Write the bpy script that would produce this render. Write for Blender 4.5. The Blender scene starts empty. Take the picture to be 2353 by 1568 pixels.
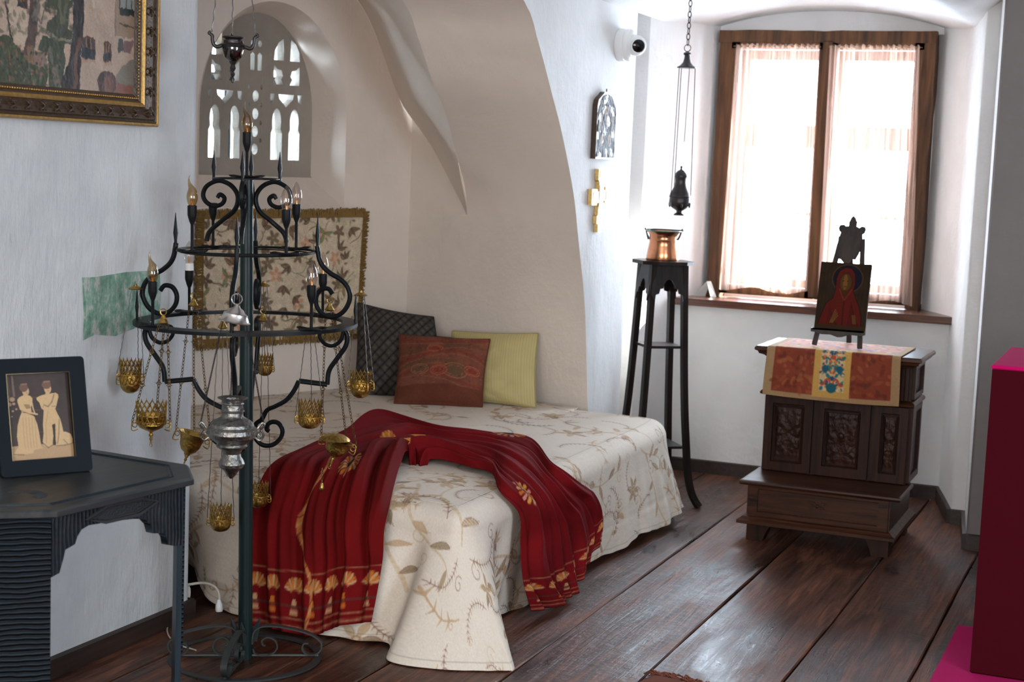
import bpy, math, random
import numpy as np
from mathutils import Vector, Matrix
random.seed(7); rng = np.random.default_rng(5)
PI = math.pi
S = bpy.context.scene; COL = S.collection

# ------------------------------------------------------------------ camera
cd = bpy.data.cameras.new('camera'); cam = bpy.data.objects.new('camera', cd); COL.objects.link(cam)
MX = ((0.921, 0.080, -0.382), (0.388, -0.088, 0.917), (0.040, -0.993, -0.112))
def _orth():
    vy = np.array([2700-1176.5, 440-784., 3600.]); vy /= np.linalg.norm(vy)
    vx = -np.array([-7500-1176.5, 440-.04*10200-784., 3600.])
    vx = vx - vy*vx.dot(vy); vx /= np.linalg.norm(vx)
    vz = np.cross(vx, vy)
    if vz[1] > 0: vz = -vz
    return np.array([vx, vy, vz])
_M = _orth()
R3 = Matrix([[_M[i][0], -_M[i][1], -_M[i][2]] for i in range(3)])
cam.matrix_world = Matrix.Translation((0, 0, 1.55)) @ R3.to_4x4()
cd.sensor_width = 36; cd.lens = 36*3600/2353; cd.clip_start = .05
cd.dof.use_dof = True; cd.dof.focus_distance = 5.1; cd.dof.aperture_fstop = 5.0
S.camera = cam
# ------------------------------------------------------------------ light
S.view_settings.view_transform = 'Standard'; S.view_settings.look = 'None'
S.view_settings.exposure = 0.16; S.view_settings.gamma = 1.0; S.view_settings.use_curve_mapping = False
wd = bpy.data.worlds.new('sky'); S.world = wd; wd.use_nodes = True
_bg = wd.node_tree.nodes['Background']; _bg.inputs[0].default_value = (.74, .87, 1, 1); _bg.inputs[1].default_value = 56.0
def light(name, typ, loc, rot, e, **k):
    d = bpy.data.lights.new(name, typ); d.energy = e
    for a, b in k.items(): setattr(d, a, b)
    o = bpy.data.objects.new(name, d); COL.objects.link(o); o.location = loc
    if isinstance(rot, Vector): o.rotation_euler = rot.to_track_quat('-Z', 'Y').to_euler()
    else: o.rotation_euler = rot
    return o
light('sun', 'SUN', (3, 12, 6), Vector((-1, -.92, -.74)), 75.0, angle=.012, color=(1, .94, .84))
for nm, loc, rot, sx, sy in (('window_portal', (-1.68, 8.55, 1.6), Vector((0, -1, 0)), 1.4, 1.7), ('stone_window_portal', (-4.05, 6.25, 1.8), Vector((.936, -.352, 0)), .8, .9)):
    o = light(nm, 'AREA', loc, rot, 1, shape='RECTANGLE', size=sx, size_y=sy); o.data.cycles.is_portal = True
# added area light for an assumed out-of-view window; the right-hand wall has no opening
light('assumed_side_window_light', 'AREA', (1.72, 2.6, 1.55), Vector((-1, .12, -.06)), 75, shape='RECTANGLE', size=1.1, size_y=1.5, color=(.74, .87, 1))
light('rear_fill_light', 'AREA', (-.5, -1.38, 1.75), Vector((-.10, 1, -.04)), 150, shape='RECTANGLE', size=2.6, size_y=1.7, color=(1, .97, .93))  # added front fill from behind the camera, not a known window

# ------------------------------------------------------------------ materials
def newmat(name):
    m = bpy.data.materials.new(name); m.use_nodes = True
    return m, m.node_tree, m.node_tree.nodes['Principled BSDF']
def nn(nt, t, **k):
    n = nt.nodes.new(t)
    for a, b in k.items():
        if a in n.inputs: n.inputs[a].default_value = b
        else: setattr(n, a, b)
    return n
def ramp(nt, fac, stops):
    r = nt.nodes.new('ShaderNodeValToRGB'); e = r.color_ramp.elements
    while len(e) > 1: e.remove(e[-1])
    e[0].position = stops[0][0]; e[0].color = (*stops[0][1], 1)
    for p, c in stops[1:]:
        q = e.new(p); q.color = (*c, 1)
    nt.links.new(fac, r.inputs[0]); return r
def mix(nt, a, b, fac, mode='MIX'):
    m = nt.nodes.new('ShaderNodeMix'); m.data_type = 'RGBA'; m.blend_type = mode
    for i, v in ((0, fac), (6, a), (7, b)):
        if hasattr(v, 'type') and hasattr(v, 'links'): nt.links.new(v, m.inputs[i])
        elif i == 0: m.inputs[0].default_value = v
        else: m.inputs[i].default_value = (*v, 1)
    return m.outputs[2]
def coords(nt, scale=(1, 1, 1), kind='Object', rot=(0, 0, 0)):
    t = nt.nodes.new('ShaderNodeTexCoord'); m = nt.nodes.new('ShaderNodeMapping')
    m.inputs['Scale'].default_value = scale; m.inputs['Rotation'].default_value = rot
    nt.links.new(t.outputs[kind], m.inputs[0]); return m.outputs[0]
def noise(nt, vec, scale, detail=4, rough=.5, dist=0.):
    n = nn(nt, 'ShaderNodeTexNoise', Scale=scale, Detail=detail, Roughness=rough, Distortion=dist)
    nt.links.new(vec, n.inputs['Vector']); return n.outputs['Fac']
def bump(nt, b, h, strength, dist=.01, prev=None):
    n = nn(nt, 'ShaderNodeBump', Strength=strength, Distance=dist); nt.links.new(h, n.inputs['Height'])
    if prev is not None: nt.links.new(prev, n.inputs['Normal'])
    nt.links.new(n.outputs[0], b.inputs['Normal']); return n.outputs[0]
def plaster(name, c, c2, b1=.35):
    m, nt, b = newmat(name); g = coords(nt)
    n1 = noise(nt, g, 2.2, 5, .6); r = ramp(nt, n1, [(.3, c2), (.62, c)])
    nt.links.new(r.outputs[0], b.inputs['Base Color']); b.inputs['Roughness'].default_value = .85
    gs = coords(nt, (30, 30, 6)); n2 = noise(nt, gs, 2.0, 5, .65)
    p = bump(nt, b, n2, b1, .006); n3 = noise(nt, g, 9, 4, .55); bump(nt, b, n3, b1, .02, p)
    return m
def wood(name, dark, light_, rough=.4, axis='Z', scale=1., spec=.5, bs=.25):
    m, nt, b = newmat(name)
    sc = {'X': (1.2, 22, 22), 'Y': (22, 1.2, 22), 'Z': (22, 22, 1.2)}[axis]
    g = coords(nt, tuple(q*scale for q in sc)); n1 = noise(nt, g, 1.6, 7, .62, .8)
    g2 = coords(nt); n2 = noise(nt, g2, 3.5, 4)
    r = ramp(nt, n1, [(.32, dark), (.68, light_)])
    col = mix(nt, r.outputs[0], dark, n2, 'MULTIPLY'); col = mix(nt, r.outputs[0], col, .35)
    nt.links.new(col, b.inputs['Base Color']); b.inputs['Roughness'].default_value = rough
    b.inputs['Specular IOR Level'].default_value = spec
    bump(nt, b, n1, bs, .004); return m
def plain(name, c, rough=.5, metal=0., nscale=0, bs=.2, bd=.002, var=.0, spec=.5):
    m, nt, b = newmat(name); b.inputs['Base Color'].default_value = (*c, 1)
    b.inputs['Roughness'].default_value = rough; b.inputs['Metallic'].default_value = metal
    b.inputs['Specular IOR Level'].default_value = spec
    if nscale:
        n1 = noise(nt, coords(nt), nscale, 4); bump(nt, b, n1, bs, bd)
        if var:
            r = ramp(nt, n1, [(.3, tuple(q*(1-var) for q in c)), (.7, tuple(min(1, q*(1+var)) for q in c))])
            nt.links.new(r.outputs[0], b.inputs['Base Color'])
    return m
def cloth(name, c=None, rough=.9, weave=900, bs=.15, sheen=.0, attr=None):
    m, nt, b = newmat(name); b.inputs['Roughness'].default_value = rough; b.inputs['Sheen Weight'].default_value = sheen
    b.inputs['Specular IOR Level'].default_value = .25
    if attr:
        a = nt.nodes.new('ShaderNodeVertexColor'); a.layer_name = attr; nt.links.new(a.outputs[0], b.inputs['Base Color'])
    else: b.inputs['Base Color'].default_value = (*c, 1)
    n = noise(nt, coords(nt), weave, 2); bump(nt, b, n, bs, .001); return m
M = {}
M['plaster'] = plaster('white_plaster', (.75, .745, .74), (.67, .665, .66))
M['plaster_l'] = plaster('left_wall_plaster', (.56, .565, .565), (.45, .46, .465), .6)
M['plaster_bounce'] = plaster('alcove_bounce_tinted_plaster', (.76, .66, .575), (.69, .60, .52), .3)  # warm bounced light of the alcove put into the plaster colour
M['plaster_shade'] = plaster('shade_toned_plaster', (.22, .20, .195), (.19, .175, .17), .2)  # shade on the front-facing right wall put into the plaster colour
M['stone'] = plaster('window_stone', (.36, .315, .26), (.26, .225, .19), .7)
def fresco():
    m, nt, b = newmat('green_fresco'); g = coords(nt, (1, 1, .6)); n1 = noise(nt, g, 28, 6, .7)
    r = ramp(nt, n1, [(.30, (.05, .09, .08)), (.42, (.12, .23, .17)), (.52, (.20, .32, .25)), (.60, (.44, .40, .38)), (.66, (.26, .37, .31))])
    nt.links.new(r.outputs[0], b.inputs['Base Color']); b.inputs['Roughness'].default_value = .85
    bump(nt, b, n1, .5, .006); return m
M['fresco'] = fresco()
def floorwood():
    m, nt, b = newmat('floor_board_wood')
    oi = nt.nodes.new('ShaderNodeObjectInfo'); t = nt.nodes.new('ShaderNodeTexCoord')
    va = nt.nodes.new('ShaderNodeVectorMath'); va.operation = 'MULTIPLY_ADD'
    cb = nt.nodes.new('ShaderNodeCombineXYZ')
    for i in range(3): nt.links.new(oi.outputs['Random'], cb.inputs[i])
    nt.links.new(cb.outputs[0], va.inputs[0]); va.inputs[1].default_value = (13, 37, 5); nt.links.new(t.outputs['Object'], va.inputs[2])
    mp = nt.nodes.new('ShaderNodeMapping'); mp.inputs['Scale'].default_value = (18, .9, 18); nt.links.new(va.outputs[0], mp.inputs[0])
    wv = nn(nt, 'ShaderNodeTexNoise', Scale=2.4, Detail=8., Roughness=.65, Distortion=1.4); nt.links.new(mp.outputs[0], wv.inputs[0])
    mp2 = nt.nodes.new('ShaderNodeMapping'); mp2.inputs['Scale'].default_value = (3, .8, 3); nt.links.new(va.outputs[0], mp2.inputs[0])
    n2 = nn(nt, 'ShaderNodeTexNoise', Scale=1.8, Detail=6., Roughness=.6, Distortion=.6); nt.links.new(mp2.outputs[0], n2.inputs[0])
    r = ramp(nt, wv.outputs['Fac'], [(.30, (.028, .012, .009)), (.47, (.105, .045, .028)), (.64, (.205, .092, .052))])
    r2 = ramp(nt, n2.outputs['Fac'], [(.38, (.30, .28, .30)), (.62, (1.15, 1.0, .95))])
    nt.links.new(mix(nt, r.outputs[0], r2.outputs[0], 1., 'MULTIPLY'), b.inputs['Base Color'])
    rr = nn(nt, 'ShaderNodeMapRange'); nt.links.new(n2.outputs['Fac'], rr.inputs[0]); rr.inputs[1].default_value = .3; rr.inputs[2].default_value = .7; rr.inputs[3].default_value = .22; rr.inputs[4].default_value = .66; b.inputs['Specular IOR Level'].default_value = .30
    nt.links.new(rr.outputs[0], b.inputs['Roughness'])
    n3 = nn(nt, 'ShaderNodeTexNoise', Scale=26., Detail=4., Roughness=.6); nt.links.new(va.outputs[0], n3.inputs[0])
    p = bump(nt, b, wv.outputs['Fac'], .35, .006); bump(nt, b, n3.outputs['Fac'], .18, .01, p); return m
M['floor'] = floorwood()
M['base'] = wood('baseboard_wood', (.018, .010, .008), (.05, .028, .02), .5, 'Y')
M['oak'] = wood('kneeler_oak', (.012, .005, .004), (.062, .021, .012), .42, 'Z', 1, .2)
M['oakx'] = wood('kneeler_oak_horizontal', (.016, .006, .004), (.11, .038, .017), .36, 'X', 1, .28)
M['black_wood'] = wood('blackened_wood', (.008, .006, .005), (.028, .019, .016), .40, 'Z', 1, .22)
M['table_wood'] = wood('blue_black_table_wood', (.007, .013, .019), (.020, .034, .048), .42, 'Z', 1, .2)
M['table_top'] = wood('dark_table_top_wood', (.016, .020, .023), (.048, .050, .052), .40, 'Y', 1, .35)
M['win_wood'] = wood('window_frame_wood', (.030, .012, .005), (.17, .072, .026), .5, 'Z', .8, .25)
M['sill_wood'] = wood('window_sill_wood', (.05, .018, .010), (.16, .060, .032), .25, 'X')
M['easel_wood'] = wood('easel_wood', (.014, .009, .008), (.05, .03, .022), .5, 'Z')
M['iron'] = plain('black_wrought_iron', (.006, .007, .008), .40, .0, 60, .25, .002, 0, .16)
M['iron_green'] = plain('green_black_pole_paint', (.006, .016, .016), .34, .0, 40, .1, .001, 0, .3)
M['base_iron'] = plain('dusty_base_iron', (.022, .027, .027), .5, .0, 50, .2, .001)
M['holder'] = plain('black_bulb_holder', (.006, .006, .007), .45, spec=.15)
M['white_pl'] = plain('white_plastic', (.78, .78, .77), .3)
M['black_gloss'] = plain('black_camera_glass', (.004, .004, .006), .08)
M['brass'] = plain('aged_brass', (.40, .25, .065), .34, 1., 130, .7, .003, .35)
M['brass_dark'] = plain('dark_brass_chain', (.20, .135, .06), .4, 1., 60, .2, .001)
M['silver'] = plain('tarnished_silver', (.24, .235, .22), .36, 1., 120, .9, .003, .35)
M['silver_lid'] = plain('pale_silver', (.62, .59, .56), .3, 1., 40, .3, .002)
M['copper'] = plain('copper', (.62, .27, .14), .24, 1., 25, .25, .003, .2)
M['darkmetal'] = plain('dark_bronze', (.05, .045, .045), .38, .8, 50, .3, .002)
M['gold'] = plain('gilded_wood', (.42, .25, .075), .42, .7, 90, .5, .003, .2)
M['frame_brown'] = plain('carved_brown_frame', (.055, .032, .018), .35, .2, 120, .3, .003, .3)
M['leather'] = plain('black_leather', (.007, .010, .014), .5, 0, 200, .2, .001, 0, .06)
M['gold_cross'] = plain('bright_gilding', (.75, .52, .2), .35, .7, 90, .4, .003, .2)
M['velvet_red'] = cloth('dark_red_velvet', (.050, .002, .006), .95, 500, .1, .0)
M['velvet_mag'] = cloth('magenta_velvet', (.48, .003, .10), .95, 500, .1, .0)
M['carpet'] = cloth('magenta_carpet', (.46, .004, .11), .95, 400, .5)
M['rug'] = cloth('brown_rug', (.16, .05, .03), .95, 300, .6)
M['fringe'] = cloth('gold_brown_fringe', (.20, .115, .032), .85, 300, .8)
M['mattress'] = cloth('mattress_ticking', (.5, .47, .42))
M['cord'] = plain('cream_cable', (.55, .50, .43), .5)
M['enamel'] = cloth('printed_card', (.7, .72, .7), .6)
M['wire'] = plain('filament', (.75, .38, .15), .3, .8)
for k in ('spread', 'shawl', 'tapestry', 'runner', 'cush_grey', 'cush_red', 'cush_yellow', 'paint', 'icon', 'photo', 'icon2'):
    M[k] = cloth(k+'_surface', None, .9 if k not in ('photo', 'paint', 'icon', 'icon2', 'cush_yellow') else .5, 700, .12, attr='Col')
for k in ('icon', 'icon2', 'shawl', 'velvet_red', 'velvet_mag'): M[k].node_tree.nodes['Principled BSDF'].inputs['Specular IOR Level'].default_value = .08
M['paint'].node_tree.nodes['Principled BSDF'].inputs['Roughness'].default_value = .45
def glassm(name, tint, gl=.12, rough=.03):
    m = bpy.data.materials.new(name); m.use_nodes = True; nt = m.node_tree; nt.nodes.clear()
    o = nt.nodes.new('ShaderNodeOutputMaterial'); t = nn(nt, 'ShaderNodeBsdfTransparent', Color=(*tint, 1)); g = nn(nt, 'ShaderNodeBsdfGlossy', Roughness=rough)
    lw_ = nn(nt, 'ShaderNodeLayerWeight', Blend=.5); f = nn(nt, 'ShaderNodeMath', operation='POWER'); nt.links.new(lw_.outputs['Facing'], f.inputs[0]); f.inputs[1].default_value = 4.; mx = nt.nodes.new('ShaderNodeMixShader')
    ad = nn(nt, 'ShaderNodeMath', operation='ADD'); nt.links.new(f.outputs[0], ad.inputs[0]); ad.inputs[1].default_value = gl
    nt.links.new(ad.outputs[0], mx.inputs[0]); nt.links.new(t.outputs[0], mx.inputs[1]); nt.links.new(g.outputs[0], mx.inputs[2]); nt.links.new(mx.outputs[0], o.inputs[0]); return m
M['bulb_amber'] = glassm('amber_bulb_glass', (.72, .58, .36)); M['bulb_clear'] = glassm('clear_bulb_glass', (.90, .86, .82))
M['pane'] = glassm('window_glass', (.95, .98, 1.0), .0); M['red_glass'] = glassm('lamp_glass', (.35, .28, .2))
def sheer():
    m = bpy.data.materials.new('sheer_pink_curtain'); m.use_nodes = True; nt = m.node_tree; nt.nodes.clear()
    o = nt.nodes.new('ShaderNodeOutputMaterial'); t = nn(nt, 'ShaderNodeBsdfTransparent', Color=(1, 1, 1, 1))
    d = nn(nt, 'ShaderNodeBsdfDiffuse', Color=(.86, .66, .58, 1)); tl = nn(nt, 'ShaderNodeBsdfTranslucent', Color=(.90, .58, .46, 1))
    a = nt.nodes.new('ShaderNodeMixShader'); a.inputs[0].default_value = .30; nt.links.new(d.outputs[0], a.inputs[1]); nt.links.new(tl.outputs[0], a.inputs[2])
    g = coords(nt, (40, 40, 1.0)); n1 = noise(nt, g, 1.2, 3)
    r = ramp(nt, n1, [(.35, (.22, .22, .22)), (.7, (.58, .58, .58))])
    b = nt.nodes.new('ShaderNodeMixShader'); nt.links.new(r.outputs[0], b.inputs[0]); nt.links.new(t.outputs[0], b.inputs[1]); nt.links.new(a.outputs[0], b.inputs[2]); nt.links.new(b.outputs[0], o.inputs[0]); return m
M['sheer'] = sheer()

# ------------------------------------------------------------------ mesh helpers
class B:
    def __init__(s): s.v = []; s.f = []
    def add(s, v, f):
        n = len(s.v); s.v.extend([tuple(map(float, p)) for p in v]); s.f.extend([tuple(i+n for i in q) for q in f]); return s
    def box(s, a, b, bev=0.):
        (x0, y0, z0), (x1, y1, z1) = a, b
        if bev:
            e = bev; pts = []
            for zz, ins in ((z0, e), (z0+e, 0), (z1-e, 0), (z1, e)):
                pts.append([(x0+ins+ (e if not ins else 0)*0, y0+ins), (x1-ins, y0+ins), (x1-ins, y1-ins), (x0+ins, y1-ins)])
            v = []; f = []
            for (ring, zz) in zip(pts, (z0, z0+e, z1-e, z1)): v += [(p[0], p[1], zz) for p in ring]
            for k in range(3):
                for i in range(4): f.append((4*k+i, 4*k+(i+1) % 4, 4*k+4+(i+1) % 4, 4*k+4+i))
            f += [(3, 2, 1, 0), (12, 13, 14, 15)]
            return s.add(v, f)
        return s.add([(x0, y0, z0), (x1, y0, z0), (x1, y1, z0), (x0, y1, z0), (x0, y0, z1), (x1, y0, z1), (x1, y1, z1), (x0, y1, z1)],
                     [(3, 2, 1, 0), (4, 5, 6, 7), (0, 1, 5, 4), (1, 2, 6, 5), (2, 3, 7, 6), (3, 0, 4, 7)])
    def obox(s, a, b, w, h, up=(0, 0, 1)):
        "bar from a to b of width w (side) and height h (up)"
        a = Vector(a); b = Vector(b); d = (b-a).normalized(); u = Vector(up); sd = d.cross(u)
        if sd.length < 1e-4: sd = d.cross(Vector((1, 0, 0)))
        sd.normalize(); u = sd.cross(d).normalized()
        v = []
        for p in (a, b):
            for i, j in ((-1, -1), (1, -1), (1, 1), (-1, 1)): v.append(p+sd*(i*w/2)+u*(j*h/2))
        return s.add(v, [(3, 2, 1, 0), (4, 5, 6, 7), (0, 1, 5, 4), (1, 2, 6, 5), (2, 3, 7, 6), (3, 0, 4, 7)])
    def tube(s, path, r, n=8, closed=False, flat=None):
        P = [Vector(p) for p in path]; m = len(P); rs = r if isinstance(r, (list, tuple)) else [r]*m
        up = None; rings = []
        for i in range(m):
            if closed: t = (P[(i+1) % m]-P[i-1])
            else: t = P[min(i+1, m-1)]-P[max(i-1, 0)]
            if t.length < 1e-9: t = Vector((0, 0, 1))
            t.normalize()
            if up is None:
                up = t.orthogonal().normalized() if flat is None else Vector(flat)
            up = (up - t*up.dot(t));
            if up.length < 1e-6: up = t.orthogonal()
            up.normalize(); sd = t.cross(up)
            k = 1 if flat is None else 1
            rings.append([P[i]+(up*math.cos(2*PI*j/n+PI/n)+sd*math.sin(2*PI*j/n+PI/n))*rs[i] for j in range(n)])
        v = [p for q in rings for p in q]; f = []
        for i in range(m if closed else m-1):
            for j in range(n):
                f.append((i*n+j, i*n+(j+1) % n, ((i+1) % m)*n+(j+1) % n, ((i+1) % m)*n+j))
        if not closed: f += [tuple(range(n))[::-1], tuple((m-1)*n+j for j in range(n))]
        return s.add(v, f)
    def lathe(s, prof, n=24, c=(0, 0, 0), axis=None):
        v = []; f = []; m = len(prof)
        rot = Vector((0, 0, 1)).rotation_difference(Vector(axis)).to_matrix() if axis is not None else None
        for r, z in prof:
            for j in range(n):
                p = Vector((r*math.cos(2*PI*j/n), r*math.sin(2*PI*j/n), z))
                if rot: p = rot @ p
                v.append(p+Vector(c))
        for i in range(m-1):
            for j in range(n): f.append((i*n+j, i*n+(j+1) % n, (i+1)*n+(j+1) % n, (i+1)*n+j))
        if prof[0][0] > 1e-5: f.append(tuple(range(n))[::-1])
        if prof[-1][0] > 1e-5: f.append(tuple((m-1)*n+j for j in range(n)))
        return s.add(v, f)
    def torus(s, c, R, r, normal=(0, 0, 1), n=14, k=6, sx=1.):
        q = Vector((0, 0, 1)).rotation_difference(Vector(normal)).to_matrix(); c = Vector(c)
        return s.tube([c+q @ Vector((R*sx*math.cos(2*PI*i/n), R*math.sin(2*PI*i/n), 0)) for i in range(n)], r, k, True)
    def prism(s, pts, a, b, fn):
        "2D outline extruded from depth a to b, fn(u,v,d)->xyz"
        n = len(pts); v = [fn(p[0], p[1], a) for p in pts]+[fn(p[0], p[1], b) for p in pts]
        return s.add(v, [tuple(range(n)), tuple(range(2*n-1, n-1, -1))]+[(i, n+i, n+(i+1) % n, (i+1) % n) for i in range(n)])
    def xf(s, m, start=0):
        for i in range(start, len(s.v)): s.v[i] = tuple(m @ Vector(s.v[i]))
        return s
    def build(s, name, mat, parent=None, smooth=None, rel=True):
        me = bpy.data.meshes.new(name); vs = s.v
        if parent is not None and rel and parent.get('_w'):
            l = Vector(parent['_w']); vs = [(p[0]-l[0], p[1]-l[1], p[2]-l[2]) for p in vs]
        me.from_pydata(vs, [], s.f); me.validate(); me.update()
        fix_normals(me)
        me.materials.append(mat); o = bpy.data.objects.new(name, me); COL.objects.link(o)
        if smooth is not None: shade(me, smooth)
        if parent is not None: o.parent = parent
        return o
import bmesh
def fix_normals(me):
    bm = bmesh.new(); bm.from_mesh(me); bmesh.ops.recalc_face_normals(bm, faces=bm.faces); bm.to_mesh(me); bm.free()
def shade(me, ang=40):
    me.polygons.foreach_set('use_smooth', [True]*len(me.polygons))
    try: me.set_sharp_from_angle(angle=math.radians(ang))
    except Exception: pass
def tag(o, label=None, cat=None, group=None, kind=None):
    if label: o['label'] = label
    if cat: o['category'] = cat
    if group: o['group'] = group
    if kind: o['kind'] = kind
    return o
def thing(name, label, cat, loc=(0, 0, 0), rz=0, group=None, world=False):
    "Empty at the base of a thing; world=True: its parts are given in world coordinates"
    o = bpy.data.objects.new(name, None); COL.objects.link(o); o.location = loc; o.rotation_euler = (0, 0, rz)
    o.empty_display_size = .1
    if world: o['_w'] = list(loc)
    return tag(o, label, cat, group)
def struct(name, b, mat, parent=None, smooth=None):
    o = b.build(name, mat, parent, smooth)
    if parent is None: o['kind'] = 'structure'
    return o
def grid_obj(name, P, mat, parent=None, C=None, smooth=60, thick=0, rel=True):
    "P: (nu,nv,3) array; C: (nu,nv,3) sRGB colours"
    nu, nv = P.shape[:2]; P = P.reshape(-1, 3).copy()
    if parent is not None and rel and parent.get('_w'): P -= np.array(parent['_w'])
    i = np.arange(nu*nv).reshape(nu, nv)
    q = np.stack([i[:-1, :-1], i[1:, :-1], i[1:, 1:], i[:-1, 1:]], -1).reshape(-1, 4)
    me = bpy.data.meshes.new(name); me.vertices.add(len(P)); me.vertices.foreach_set('co', P.astype(np.float32).ravel())
    me.loops.add(q.size); me.loops.foreach_set('vertex_index', q.astype(np.int32).ravel())
    me.polygons.add(len(q)); me.polygons.foreach_set('loop_start', np.arange(0, q.size, 4, dtype=np.int32)); me.polygons.foreach_set('loop_total', np.full(len(q), 4, np.int32))
    me.update(); me.validate()
    if C is not None:
        a = me.color_attributes.new('Col', 'FLOAT_COLOR', 'POINT'); c = lin(C.reshape(-1, 3)); c = np.concatenate([c, np.ones((len(c), 1))], 1)
        a.data.foreach_set('color', c.astype(np.float32).ravel())
    me.materials.append(mat); me.polygons.foreach_set('use_smooth', [True]*len(me.polygons))
    o = bpy.data.objects.new(name, me); COL.objects.link(o)
    if parent is not None: o.parent = parent
    if thick:
        md = o.modifiers.new('thickness', 'SOLIDIFY'); md.thickness = thick; md.offset = 0
    return o
def lin(c):
    c = np.clip(c, 0, 1); return np.where(c <= .04045, c/12.92, ((c+.055)/1.055)**2.4)
def flat2d(loops, thick, fn):
    "filled 2D outline with holes, extruded; returns B in coordinates fn(u,v,d)"
    cu = bpy.data.curves.new('tmp', 'CURVE'); cu.dimensions = '2D'; cu.fill_mode = 'BOTH' if thick else 'BOTH'; cu.extrude = thick/2
    for lp in loops:
        sp = cu.splines.new('POLY'); sp.points.add(len(lp)-1); sp.use_cyclic_u = True
        for i, p in enumerate(lp): sp.points[i].co = (p[0], p[1], 0, 1)
    ob = bpy.data.objects.new('tmp', cu); COL.objects.link(ob)
    dg = bpy.context.evaluated_depsgraph_get(); me = ob.evaluated_get(dg).to_mesh()
    b = B(); b.add([fn(v.co.x, v.co.y, v.co.z) for v in me.vertices], [tuple(p.vertices) for p in me.polygons])
    ob.evaluated_get(dg).to_mesh_clear(); bpy.data.objects.remove(ob); bpy.data.curves.remove(cu); return b
def catmull(P, n=8, closed=False):
    P = [np.array(p, float) for p in P]; out = []; m = len(P)
    for i in range(m if closed else m-1):
        p1, p2 = P[i], P[(i+1) % m]; p0 = P[i-1] if (i > 0 or closed) else 2*p1-p2; p3 = P[(i+2) % m] if (i+2 < m or closed) else 2*p2-p1
        for k in range(n):
            t = k/n; out.append(.5*((2*p1)+(-p0+p2)*t+(2*p0-5*p1+4*p2-p3)*t*t+(-p0+3*p1-3*p2+p3)*t**3))
    if not closed: out.append(P[-1])
    return out
def arc(cx, cy, r, a0, a1, n=12, ry=None):
    ry = ry or r
    return [(cx+r*math.cos(math.radians(a0+(a1-a0)*i/n)), cy+ry*math.sin(math.radians(a0+(a1-a0)*i/n))) for i in range(n+1)]
def fbm(X, Y, seed=0, sc=1., oct=4):
    r = np.random.default_rng(seed); o = np.zeros_like(X, float); a = 1
    for k in range(oct):
        for j in range(5):
            th = r.uniform(0, 2*PI); f = sc*2**k*r.uniform(.7, 1.4); o += a*np.sin((X*math.cos(th)+Y*math.sin(th))*f+r.uniform(0, 6.28)+1.3*np.sin((X*math.sin(th)-Y*math.cos(th))*f*.6+r.uniform(0, 6)))/5
        a *= .55
    return o
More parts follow.
